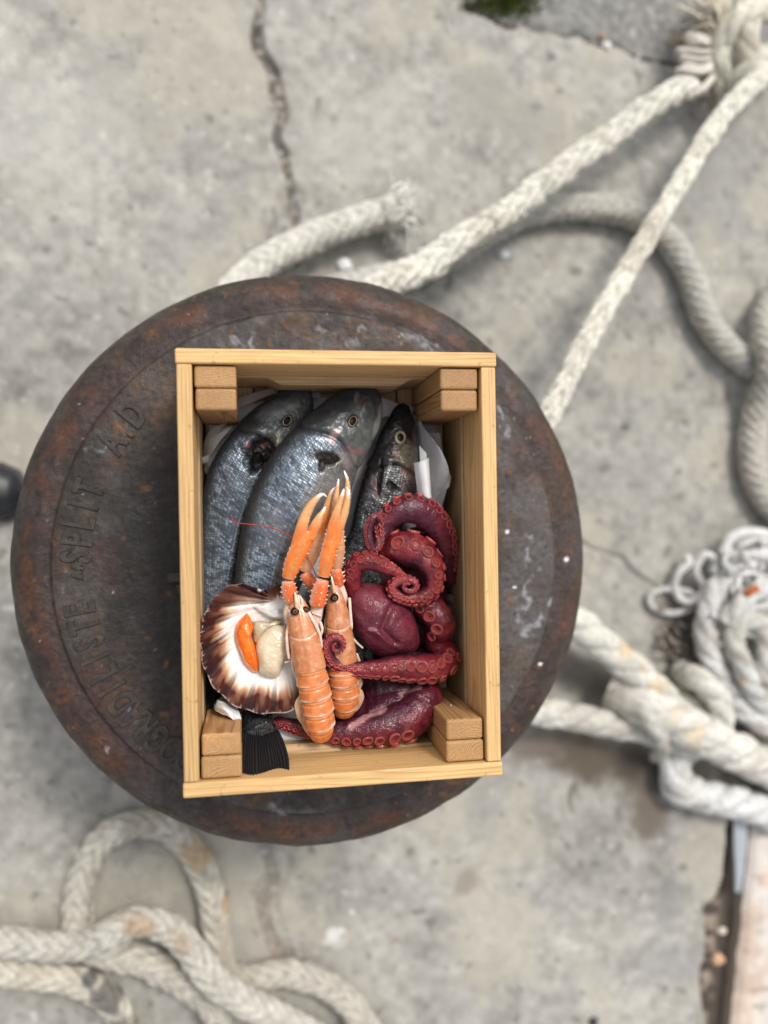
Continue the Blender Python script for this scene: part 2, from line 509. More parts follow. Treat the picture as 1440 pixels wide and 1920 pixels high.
stain(380, 290, 25, 50, (.25, .24, .23), .4, .4, 27)
stain(400, 430, 30, 55, (.25, .24, .23), .4, .4, 28)
stain(30, 1140, 45, 8, (.62, .61, .59), .7, 0, 29)
stain(950, 470, 30, 10, (.55, .55, .53), .6, 0, 30)
stain(1115, 1620, 10, 8, (.13, .12, .11), .7, 0, 31)
stain(1280, 1625, 10, 10, (.12, .12, .11), .7, 0, 32)
stain(1170, 1670, 12, 10, (.15, .15, .14), .6, 0, 33)
stain(1045, 1800, 10, 10, (.14, .14, .13), .6, 0, 34)
stain(975, 1855, 9, 8, (.14, .14, .13), .6, 0, 35)
stain(740, 1762, 10, 7, (.3, .17, .12), .6, 0, 36)
# open joint beside the kerb stone
jx = np.interp(px[..., 1], [1500, 1560, 1680, 1800, 1930], [1392, 1386, 1372, 1362, 1350])
wl = np.interp(px[..., 1], [1500, 1560, 1640, 1700, 1800, 1930], [10, 26, 22, 44, 50, 34]) * (.8 + .4 * vnoise(g2, 30, 95))
wr = 26
inj = sm(px[..., 0], jx - wl, jx - wl + 8) * sm(px[..., 0], jx + wr + 10, jx + wr) * sm(px[..., 1], 1500, 1525)
jc = mixc(np.ones_like(base) * np.array([.075, .06, .05]), (.30, .25, .2), sm(fbm(g2, 60, 3, 96), .46, .62) * sm(px[..., 0], jx + 5, jx - 20))
jc = mixc(jc, (.42, .28, .18), spots(g2, 40, 97, .3, .1, .3) * .8)
base = base * (1 - inj[..., None]) + jc * inj[..., None]
hz = hz - .03 * inj
G[..., 2] = hz * near
base = base * near[..., None] + np.array([.315, .30, .27]) * (1 - near[..., None])
mb = MB()
mb.add(G, [gridf(len(gx), len(gy))[:, ::-1]], np.clip(base, .01, .9).reshape(-1, 3))
ground = mb.build('ground', M['concrete'], origin=np.zeros(3))
# winding check: make normals point up
if ground.data.polygons[0].normal.z < 0:
    ground.data.flip_normals()
tag(ground, 'weathered grey concrete quay with wide dirt filled cracks', 'ground', kind='structure')

# kerb stone, lower right
def prism(poly, z0, z1, bev=.004, sub=2):
    bm = bmesh.new()
    vs = [bm.verts.new((*p, z0)) for p in poly]
    f_ = bm.faces.new(vs)
    r = bmesh.ops.extrude_face_region(bm, geom=[f_])
    for g in r['geom']:
        if isinstance(g, bmesh.types.BMVert): g.co.z = z1
    bmesh.ops.recalc_face_normals(bm, faces=bm.faces)
    if bev: bmesh.ops.bevel(bm, geom=list(bm.edges), offset=bev, segments=sub, profile=.5, affect='EDGES')
    return bm

def bm_obj(name, bm, m, parent=None, loc=None, color=None, smooth=False):
    me = bpy.data.meshes.new(name); bm.to_mesh(me); bm.free()
    me.materials.append(m)
    if color is not None:
        a = me.attributes.new('Col', 'FLOAT_COLOR', 'POINT')
        a.data.foreach_set('color', np.tile([*color, 1.], len(me.vertices)).astype(np.float32))
    if smooth:
        me.polygons.foreach_set('use_smooth', np.ones(len(me.polygons), bool))
    o = bpy.data.objects.new(name, me); COL.objects.link(o)
    if parent is not None: o.parent = parent
    if loc is not None: o.location = tuple(loc)
    return o

# dense kerb top so it can be worn
ks = 60
u = np.linspace(0, 1, ks); v = np.linspace(0, 1, 160)
KP = np.zeros((ks, 160, 2))
left = np.stack([np.interp(v, [0, 1], [1412, 1362]), np.interp(v, [0, 1], [1545, 2050])], -1)
KP = left[None] + np.stack([u * 330, u * 6], -1)[:, None]
K3 = P(KP[..., 0], KP[..., 1], .012)
e_ = np.minimum(np.minimum(u, 1 - u)[:, None] * .33, np.minimum(v, 1 - v)[None] * .5)
K3[..., 2] = .014 - .012 * sm(e_, .012, 0) + .004 * (fbm(K3[..., :2], 25, 4, 3) - .5)
K3[..., :2] += ((fbm(K3[..., :2], 30, 3, 4) - .5) * .008)[..., None] * np.array([1, 0])
kc = np.ones(K3.shape) * np.array([.55, .44, .36]) * (.75 + .5 * fbm(K3[..., :2], 22, 4, 8))[..., None]
kc = mixc(kc, (.62, .58, .53), sm(fbm(K3[..., :2], 14, 3, 12), .5, .65) * .8)
kc = mixc(kc, (.25, .2, .16), sm(vnoise(K3[..., :2], 60, 13), .82, .9) * .6)
mb = MB()
mb.add(K3, [gridf(ks, 160)], kc.reshape(-1, 3))
rimidx = np.concatenate([np.arange(0, 160), np.arange(1, ks) * 160 + 159, (ks - 1) * 160 + np.arange(158, -1, -1), np.arange(ks - 2, 0, -1) * 160])
top = K3.reshape(-1, 3)[rimidx]; low = top.copy(); low[:, 2] = -.05
mb.add(np.stack([top, low]), [gridf(2, len(top), True)], (.3, .25, .2))
kerb = mb.build('kerb', M['kerb'])
tag(kerb, 'pale pinkish stone kerb in the lower right corner', 'kerb', kind='structure')

# tapered strip in the joint
mb = MB()
c_ = spline([(1388, 1490, .006), (1388, 1560, .008), (1386, 1630, .006), (1382, 1672, .002)], n=40)
C3 = P(c_[:, 0], c_[:, 1], c_[:, 2])
V, fs, th = tube(C3, np.interp(np.linspace(0, 1, 40), [0, .5, 1], [.017, .015, .006]), .004, nv=16, square=.5)
mb.add(V, fs, (.5, .5, .5))
tag(mb.build('metal_strip', M['metal']), 'pale grey tapered metal strip wedged in the joint beside the kerb', 'strip')

# pebbles
def pebble(x, y, r, col, label, group=None):
    bm = bmesh.new(); bmesh.ops.create_icosphere(bm, subdivisions=3, radius=1)
    k = random.random() * 50
    for v_ in bm.verts:
        n_ = .75 + .5 * float(vnoise(np.array([[*v_.co]]) + k, 1.4)[0])
        v_.co = Vector((v_.co.x * n_ * 1.15, v_.co.y * n_, v_.co.z * n_ * .6)) * W(r, 0)
    o = bm_obj('pebble', bm, M['stone'], loc=P(x, y, W(r, 0) * .35), color=col, smooth=True)
    tag(o, label, 'pebble', group)
pebble(647, 497, 12, (.75, .75, .74), 'white pebble on the concrete just above the bollard rim', 'white bits of stone on the quay')
pebble(793, 473, 9, (.66, .66, .63), 'small white stone tucked against the pale plaited rope', 'white bits of stone on the quay')
pebble(944, 477, 9, (.66, .67, .68), 'small whitish chip lying under the arch of the grey rope', 'white bits of stone on the quay')
pebble(1138, 85, 7, (.68, .66, .63), 'pale chip on the dark slab joint left of the knot', 'white bits of stone on the quay')
pebble(1128, 68, 6, (.33, .20, .13), 'orange brown chip on the dark slab joint left of the knot')
pebble(1354, 1745, 8, (.6, .52, .45), 'pale pink pebble, upper of two in the joint beside the kerb')
pebble(1346, 1798, 12, (.52, .32, .2), 'orange pebble, lower and larger of two in the joint beside the kerb')
pebble(1113, 1916, 9, (.03, .03, .035), 'black chip on the concrete at the bottom edge of the photo')

# moss
mb = MB()
for k in range(900):
    x, y = rng.normal(945, 38), rng.normal(2, 20)
    if y > 20 + 22 * math.exp(-((x - 960) / 45) ** 2): continue
    b_ = P(x, y, -.002); h_ = rng.uniform(.006, .02); a_ = rng.uniform(0, 6.28); wd = .0018
    tip = b_ + np.array([rng.normal(0, .006), rng.normal(0, .006), h_])
    sd_ = np.array([math.cos(a_), math.sin(a_), 0]) * wd
    mid = (b_ + tip) / 2
    g_ = rng.uniform(.6, 1.3)
    mb.add([b_ - sd_ * .6, b_ + sd_ * .6, mid + sd_, tip, mid - sd_], [np.array([[0, 1, 2, 3, 4]])], np.array([.09, .14, .025]) * g_ if rng.random() < .8 else np.array([.15, .12, .03]) * g_)
tag(mb.build('moss', M['moss']), 'green moss growing in the slab joint at the top edge', 'moss', kind='stuff')

# ------------------------------------------------------------------ mooring bollard
BC = np.array([-.017, -.005, 0.])
ZB = .45
prof = [(0.0, .450), (.10, .450), (.22, .4502), (.30, .4505), (.326, .4505), (.3335, .4495), (.3355, .4485), (.3370, .4435), (.3385, .4410), (.348, .4415), (.358, .4415), (.370, .437),
        (.381, .429), (.390, .418), (.3965, .402), (.400, .384), (.4005, .370), (.397, .352), (.385, .335), (.36, .322), (.32, .310), (.27, .29), (.235, .26), (.215, .22), (.205, .15), (.205, .08),
        (.22, .04), (.27, .018), (.33, .012), (.335, 0.004), (.335, -.03)]
pr = spline([(a, b, 0) for a, b in prof], n=420)
na = 1000
th = np.linspace(0, 2 * np.pi, na, endpoint=False)
VB = np.stack([BC[0] + pr[:, 0, None] * np.cos(th), BC[1] + pr[:, 0, None] * np.sin(th), np.repeat(pr[:, 1, None], na, 1)], -1)
rr = pr[:, 0, None] + 0 * th
nb = fbm(VB, 22, 4, 200); nb2 = fbm(VB, 70, 3, 210); nb3 = fbm(VB, 8, 4, 220)
VB[..., 2] += np.where(rr < .334, (nb2 - .5) * .0016 + (nb3 - .5) * .003, (nb - .5) * .004)
rad = (nb - .5) * .004 * sm(rr, .335, .36)
VB[..., 0] += rad * np.cos(th); VB[..., 1] += rad * np.sin(th)
q = proj(VB)
qw = q + np.stack([fbm(VB, 26, 4, 300), fbm(VB, 26, 4, 310)], -1) * 90 - 45
bc = np.ones(VB.shape) * np.array([.060, .045, .038])
bc = mixc(bc, (.080, .073, .070), sm(fbm(VB, 13, 4, 230), .46, .62) * .8)                  # grey worn iron
bc = mixc(bc, (.064, .036, .031), sm(fbm(VB, 10, 4, 240), .5, .64) * .8)                     # plum rust
bc = mixc(bc, (.10, .060, .032), sm(fbm(VB, 30, 4, 250), .54, .68) * .65)                   # brown rust
bc = mixc(bc, (.022, .020, .018), sm(fbm(VB, 18, 4, 260), .55, .70) * .7)
plate = sm(rr, .338, .333)
shade_stain = sm(np.hypot((qw[..., 0] - 310) / 120, (qw[..., 1] - 1070) / 270), 1.2, .5) * plate  # crate's shadow and dark staining left of it, painted into the plate
bc = mixc(bc, (.016, .0155, .015), shade_stain * .85)
grey = sm(qw[..., 0], 880, 960) * plate * sm(fbm(VB, 14, 3, 265), .35, .6)
bc = mixc(bc, (.120, .116, .120), grey * .7)
topg = sm(qw[..., 1], 690, 600) * plate
bc = mixc(bc, (.125, .122, .126), topg * .75 * sm(nb, .4, .6))
botg = sm(qw[..., 1], 1470, 1530) * plate
bc = mixc(bc, (.115, .112, .115), botg * .7 * sm(nb, .4, .6))
rimb = sm(rr, .342, .36) * sm(rr, .385, .36)
bc = mixc(bc, (.155, .060, .028), rimb * sm(fbm(VB, 24, 4, 270), .46, .62) * .75)
bc = mixc(bc, (.045, .027, .027), sm(rr, .335, .345) * sm(rr, .375, .355) * .5)
bc = mixc(bc, (.036, .031, .024), sm(rr, .375, .395) * sm(nb, .35, .6) * .75)
bc = mixc(bc, (.17, .080, .034), spots(VB, 40, 280, .35, .08, .32) * .7 * (rr < .4)); bc = mixc(bc, (.022, .02, .018), spots(VB, 70, 282, .4, .1, .35) * .7 * (rr < .4))
bc = bc * (.50 + .46 * fbm(VB, 150, 3, 283))[..., None] * np.array([1.04, .98, .94])                      # rust spots
bc = mixc(bc, (.34, .30, .27), spots(VB, 60, 285, .12, .03, .10) * .8 * (rr < .4))                   # salt grains
def salt(pts, wd, amt):
    global bc
    d, t = seg_dist(q + np.stack([fbm(VB, 60, 3, 320), fbm(VB, 60, 3, 330)], -1) * 40 - 20, pts)
    bc = mixc(bc, (.27, .27, .295), sm(d, wd, wd * .25) * amt * sm(fbm(VB, 90, 3, 340), .34, .6))
salt([(985, 1000), (998, 1060), (985, 1110), (978, 1160), (985, 1180), (1010, 1165), (1030, 1130)], 7, .75)
salt([(940, 770), (955, 800), (950, 830)], 6, .6)
salt([(470, 620), (480, 650)], 6, .7); salt([(440, 640), (460, 652)], 7, .6)
salt([(690, 625), (640, 640), (600, 620)], 7, .5); salt([(740, 620), (830, 660)], 7, .45)
salt([(232, 1005 - 200), (215, 838), (200, 850), (175, 845)], 4, .6)
salt([(252, 1330), (262, 1345)], 9, .7); salt([(190, 1390), (205, 1405)], 7, .8)
salt([(510, 1515), (530, 1520)], 14, .45)
for x_, y_, r_ in ((951, 997, 5), (1062, 1049, 6), (965, 1101, 3), (1013, 1245, 4), (345, 1215, 0)):
    if r_: bc = mixc(bc, (.75, .75, .75), sm(np.hypot(q[..., 0] - x_, q[..., 1] - y_), r_, r_ * .4))
for x_, y_ in ((256, 985), (271, 985), (251, 932)):
    bc = mixc(bc, (.016, .015, .015), sm(np.hypot(q[..., 0] - x_, q[..., 1] - y_), 12, 5) * .9)
mb = MB()
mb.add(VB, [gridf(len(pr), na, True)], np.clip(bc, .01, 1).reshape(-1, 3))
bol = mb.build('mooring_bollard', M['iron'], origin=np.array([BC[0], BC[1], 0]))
tag(bol, 'big round rusty cast iron mooring bollard carrying the wooden crate', 'bollard')

def text_mesh(ch, size, ex, offs, bev):
    cu = bpy.data.curves.new('letter', 'FONT'); cu.body = ch; cu.size = size; cu.extrude = ex; cu.offset = offs
    cu.bevel_depth = bev; cu.bevel_resolution = 2; cu.align_x = 'CENTER'; cu.resolution_u = 6
    o = bpy.data.objects.new('letter', cu); COL.objects.link(o)
    dg = bpy.context.evaluated_depsgraph_get(); dg.update()
    me = o.evaluated_get(dg).to_mesh()
    V = np.array([v_.co[:] for v_ in me.vertices]); fs = [list(p.vertices) for p in me.polygons]
    o.evaluated_get(dg).to_mesh_clear()
    bpy.data.objects.remove(o); bpy.data.curves.remove(cu)
    return V, fs
mb = MB()
def put_letter(ch, ang, rbase, h, wscale=.62, ex=.0007, offs=.0010, bev=.0012, tilt=0):
    V, fs = text_mesh(ch, h / .73, ex, offs, bev)
    if not len(V): return
    a = math.radians(ang)
    out = np.array([math.cos(a), math.sin(a), 0]); rt = np.array([math.sin(a), -math.cos(a), 0])
    Vw = BC + rt * (V[:, :1] * wscale) + out * (rbase + V[:, 1:2]) + np.array([0, 0, 1]) * (V[:, 2:3] + ZB + .0012)
    n_ = fbm(Vw, 120, 2, 5)[:, None]
    cc = mixc(np.array([.042, .036, .031]) * (.35 + 1.1 * n_), (.10, .055, .025), sm(fbm(Vw, 60, 3, 6), .55, .68) * .7)
    for k in set(len(f_) for f_ in fs):
        pass
    base_n = mb.n
    mb.v.append(Vw); mb.c.append(cc)
    for k in set(len(f_) for f_ in fs):
        mb.f.append(np.array([f_ for f_ in fs if len(f_) == k]) + base_n); mb.m.append(0)
    mb.n += len(Vw)
text = 'BRODOGRADILISTE  SPLIT  A.D'
for k, ch in enumerate(text):
    if ch == ' ': continue
    put_letter(ch, 189.5 - (k - 14) * 4.15, .2885, .037, .60)
put_letter('A', 181.2, .2985, .011, 1.0); put_letter('A', 179.2, .2985, .011, 1.0)
put_letter('I', 184.3, .170, .022, 1.6); put_letter('I', 189.5, .160, .022, 1.6)
let = mb.build('lettering', M['iron'], parent=bol, smooth=False)

# ------------------------------------------------------------------ wooden crate
ZR, ZF, HL = .635, .4515, .18
CL = .4881 / 2
crate = empty('wooden_crate', (0, 0, ZF))
tag(crate, 'open pine crate of wide boards filled with seafood on the bollard', 'crate')

def board(name, mn, mx, axis_, m, bev=.0016, parent=crate, cut=None, segs=2):
    """rounded plank; its own X runs along the grain (axis_: 0 x, 1 y, 2 z)"""
    mn, mx = np.array(mn, float), np.array(mx, float)
    c = (mn + mx) / 2; d = mx - mn
    if axis_ == 0: dim, rot = (d[0], d[1], d[2]), (0, 0, 0)
    elif axis_ == 1: dim, rot = (d[1], d[0], d[2]), (0, 0, math.pi / 2)
    else: dim, rot = (d[2], d[1], d[0]), (0, -math.pi / 2, 0)
    bm = bmesh.new(); bmesh.ops.create_cube(bm, size=1)
    for v_ in bm.verts: v_.co = Vector((v_.co.x * dim[0], v_.co.y * dim[1], v_.co.z * dim[2]))
    bmesh.ops.bevel(bm, geom=list(bm.edges), offset=bev, segments=segs, profile=.5, affect='EDGES')
    o = bm_obj(name, bm, m, parent=parent, loc=c - np.array(parent.location))
    o.rotation_euler = rot
    if cut: cut(o)
    return o

ZM = .547          # joint between upper and lower boards
tl, trr, te = .0162, .0172, .0163   # wall thickness left, right, ends
def grip_board(name, sy, z0, z1, grip, m, bev=.0016):
    """end board whose top inner edge has a long bevelled grip; cross-section swept along x"""
    n = 121
    xs = np.linspace(-HL, HL, n)
    g = sm(np.abs(xs - .01 + (.012 if sy < 0 else 0)), .092, .070) if grip else np.zeros(n)
    ZS = 14 if grip else 8
    sec = []
    for x, gg in zip(xs, g):
        ch_in, ch_z = .0015 + .0075 * gg, .0015 + .012 * gg
        y_o, y_i = sy * CL, sy * (CL - te)
        sg = -sy
        b_ = .0012 + .0082 * gg
        sec.append([(x, y_o, z0), (x, y_o, z1 - .0015), (x, y_o + sg * .0015, z1), (x, y_i - sg * .0004, z1), (x, y_i + sg * b_, z1 - .0012 - .0026 * gg), (x, y_i + sg * b_, z0)])
    sec = np.array(sec)
    mb = MB(); mb.add(sec, [gridf(n, 6, True), np.arange(6)[None, ::-1].copy(), ((n - 1) * 6 + np.arange(6))[None]])
    o = mb.build(name, m, parent=crate, smooth=False, origin=np.array([0, sy * (CL - te / 2), (z0 + z1) / 2]))
    bm = bmesh.new(); bm.from_mesh(o.data); bmesh.ops.recalc_face_normals(bm, faces=bm.faces); bm.to_mesh(o.data); bm.free()
    return o
for sy in (1, -1):
    board('end_board', (-HL, min(sy * CL, sy * (CL - te)), ZM + .003), (HL, max(sy * CL, sy * (CL - te)), ZR), 0, M['wood'], .0022, segs=3)
    grip_board('end_board', sy, ZF + .0005, ZM, True, M['wood_in'])
yi = CL - te - .0005
for sx, t_ in ((-1, tl), (1, trr)):
    x0, x1 = sorted((sx * (HL - .0012), sx * (HL - .0012 - t_)))
    board('side_board', (x0, -yi, ZM + .0025), (x1, yi, ZR - .0008), 1, M['wood'], .002, segs=3)
    x0, x1 = sorted((sx * (HL - .0005), sx * (HL - .0012 - t_ - .0022)))
    board('side_board', (x0, -yi, ZF + .0005), (x1, yi, ZM), 1, M['wood_in'], .002)
for k in range(5):
    ww = (2 * (HL - .022)) / 5
    x0 = -(HL - .022) + k * ww
    board('floor_board', (x0 + .001, -yi + .0005, ZF + .001), (x0 + ww - .001, yi - .0005, ZF + .0085), 1, M['wood_in'], .0012)
# corner posts: two battens side by side in each corner, placed where they stand under the rim
zp = ZR - .006
for (xa, xb, sy) in ((-.1605, -.1150, 1), (.1145, .1590, 1), (-.1605, -.1165, -1), (.1150, .1595, -1)):
    ye = CL - te - .0012
    for k in range(2):
        ya, yb_ = ye - k * .0247, ye - .0243 - k * .0247
        ya, yb_ = sorted((sy * ya, sy * yb_))
        ins = .0008 * k
        board('corner_post', (xa + ins, ya, ZF + .009), (xb - .0004 * k, yb_, zp - .0015 * k), 2, M['wood_post'], .0032, segs=3)
# screw in the lower right post
sc_ = P(840, 1321, .575)
bm = bmesh.new()
bmesh.ops.create_cone(bm, cap_ends=True, segments=20, radius1=.0034, radius2=.0022, depth=.0014)
bmesh.ops.rotate(bm, verts=bm.verts, cent=(0, 0, 0), matrix=Matrix.Rotation(-math.pi / 2, 3, 'X'))
yf = -(CL - te - .0012) + .049
o = bm_obj('screw', bm, M['steel'], parent=crate, loc=np.array([.138, yf + .0006, .560]) - np.array(crate.location), smooth=False)

# ------------------------------------------------------------------ wrapping paper under the catch
mb = MB()
def flap(rows, nu=60, nv=60, amp=.003, sc=22, seed=0, tint=(.62, .62, .635)):
    """rows of (px,py,z) control points -> smooth crumpled sheet"""
    R_ = [spline([(*P(a, b, c),) for a, b, c in r], n=nv) for r in rows]
    A = np.stack(R_, 0)
    out = np.stack([spline(A[:, j], n=nu) if len(rows) > 2 else A[0, j] + (A[-1, j] - A[0, j]) * np.linspace(0, 1, nu)[:, None] for j in range(nv)], 1)
    r_ = np.abs(fbm(out, sc, 3, seed + 400) - .5) * 2
    r2 = np.abs(fbm(out, sc * 2.3, 2, seed + 410) - .5)
    nrm = np.cross(np.gradient(out, axis=0), np.gradient(out, axis=1)); nrm /= np.linalg.norm(nrm, axis=-1, keepdims=True) + 1e-12
    out = out + nrm * ((r_ * 1.0 + r2 * .6 - .35) * amp)[..., None]
    mb.add(out, [gridf(nu, nv)], tint)
zf = ZF + .0095
flap([[(392, 770, zf + .004), (560, 745, zf + .002), (760, 760, zf + .004), (815, 800, zf + .006)],
      [(388, 1000, zf + .003), (560, 1000, zf + .001), (700, 1000, zf + .001), (812, 1000, zf + .01)],
      [(395, 1300, zf + .003), (560, 1300, zf + .001), (700, 1300, zf + .001), (790, 1300, zf + .004)],
      [(440, 1370, zf + .003), (560, 1375, zf + .002), (700, 1375, zf + .002), (770, 1365, zf + .003)]], 140, 100, .003, 18, 1, (.5, .5, .51))
# right side: big folded lobe beside the third fish's head
flap([[(772, 775, .47), (774, 840, .468), (776, 930, .468), (790, 985, .48)],
      [(788, 788, .505), (797, 850, .505), (804, 910, .505), (812, 965, .50)],
      [(797, 805, .537), (824, 850, .537), (829, 900, .525), (822, 945, .505)],
      [(801, 808, .535), (830, 850, .540), (842, 893, .532), (826, 960, .50)]], 50, 70, .0022, 30, 2)
flap([[(842, 885, .535), (838, 905, .5395), (824, 925, .535), (808, 940, .528)],
      [(846, 895, .531), (842, 912, .535), (828, 925, .531), (810, 944, .525)]], 10, 40, .0006, 30, 3)
flap([[(776, 868, .547), (781, 910, .545), (786, 950, .54), (792, 1000, .52)],
      [(786, 866, .556), (792, 905, .555), (797, 950, .55), (802, 1000, .52)],
      [(797, 862, .558), (802, 905, .557), (806, 950, .551), (809, 1000, .52)],
      [(804, 858, .550), (807, 905, .549), (810, 950, .543), (812, 1000, .515)],
      [(804, 858, .530), (806, 905, .53), (808, 950, .525), (810, 1000, .51)]], 40, 60, .0004, 20, 4, (.68, .68, .69))
flap([[(786, 835, .545), (788, 868, .545)], [(800, 850, .55), (800, 866, .551)]], 10, 12, .0004, 20, 14, (.66, .66, .67))
flap([[(790, 812, .485), (800, 900, .485), (812, 980, .48)], [(824, 812, .50), (830, 880, .50), (828, 960, .49)], [(826, 814, .505), (831, 880, .505), (830, 1010, .49)]], 30, 50, .002, 26, 5)
flap([[(805, 955, .50), (815, 1010, .50), (822, 1060, .50)], [(826, 955, .51), (832, 1010, .51), (836, 1060, .51)]], 20, 40, .0015, 26, 6)
# left side, by the first fish's back
flap([[(436, 800, .50), (410, 830, .50), (392, 862, .50), (386, 890, .49)],
      [(420, 802, .495), (398, 822, .495), (386, 850, .49), (382, 880, .485)],
      [(428, 790, .485), (392, 808, .487), (380, 845, .48), (380, 880, .475)]], 30, 50, .003, 34, 7, (.56, .55, .55))
flap([[(378, 858, .497), (392, 852, .502)], [(380, 870, .493), (390, 866, .503)]], 14, 16, .001, 60, 8)
flap([[(450, 745, .475), (480, 735, .475), (520, 728, .475), (600, 735, .475)], [(430, 770, .49), (470, 755, .49), (520, 738, .49), (600, 745, .49)]], 20, 60, .002, 30, 9, (.54, .53, .53))
flap([[(680, 738, .475), (730, 750, .475), (770, 770, .475)], [(700, 790, .485), (735, 780, .485), (770, 800, .485)]], 16, 30, .002, 30, 10)
# lower left corner piece over the post, and the tongue by the tail
flap([[(408, 1312, .545), (418, 1316, .553), (445, 1325, .55)],
      [(402, 1330, .55), (422, 1330, .572), (452, 1345, .565)],
      [(425, 1342, .57), (440, 1352, .575), (452, 1370, .56)],
      [(447, 1352, .56), (452, 1368, .56), (450, 1385, .54)]], 30, 40, .003, 45, 11, (.64, .63, .63))
flap([[(398, 1305, .50), (440, 1310, .50), (470, 1320, .50)], [(402, 1330, .52), (440, 1340, .525), (465, 1350, .52)]], 20, 30, .003, 40, 12, (.5, .5, .5))
flap([[(505, 1362, .525), (545, 1372, .525), (600, 1385, .52)],
      [(518, 1385, .522), (550, 1392, .525), (605, 1392, .52)],
      [(530, 1414, .500), (560, 1404, .50), (600, 1395, .505)]], 30, 40, .003, 40, 13, (.62, .64, .68))
paper = mb.build('wrapping_paper', M['paper'])
tag(paper, 'crumpled white waxed paper lining the crate beneath the fish', 'paper')

# ------------------------------------------------------------------ fish
def blotmask(q, x, y, rx, ry, rot, V, seed, rough=.9, sc=60, lo=1.05, hi=.75):
    ca, sa = math.cos(rot), math.sin(rot)
    dx, dy = q[..., 0] - x, q[..., 1] - y
    d = np.hypot((dx * ca + dy * sa) / rx, (-dx * sa + dy * ca) / ry) + rough * (fbm(V, sc, 3, 600 + seed) - .5)
    return sm(d, lo, hi)

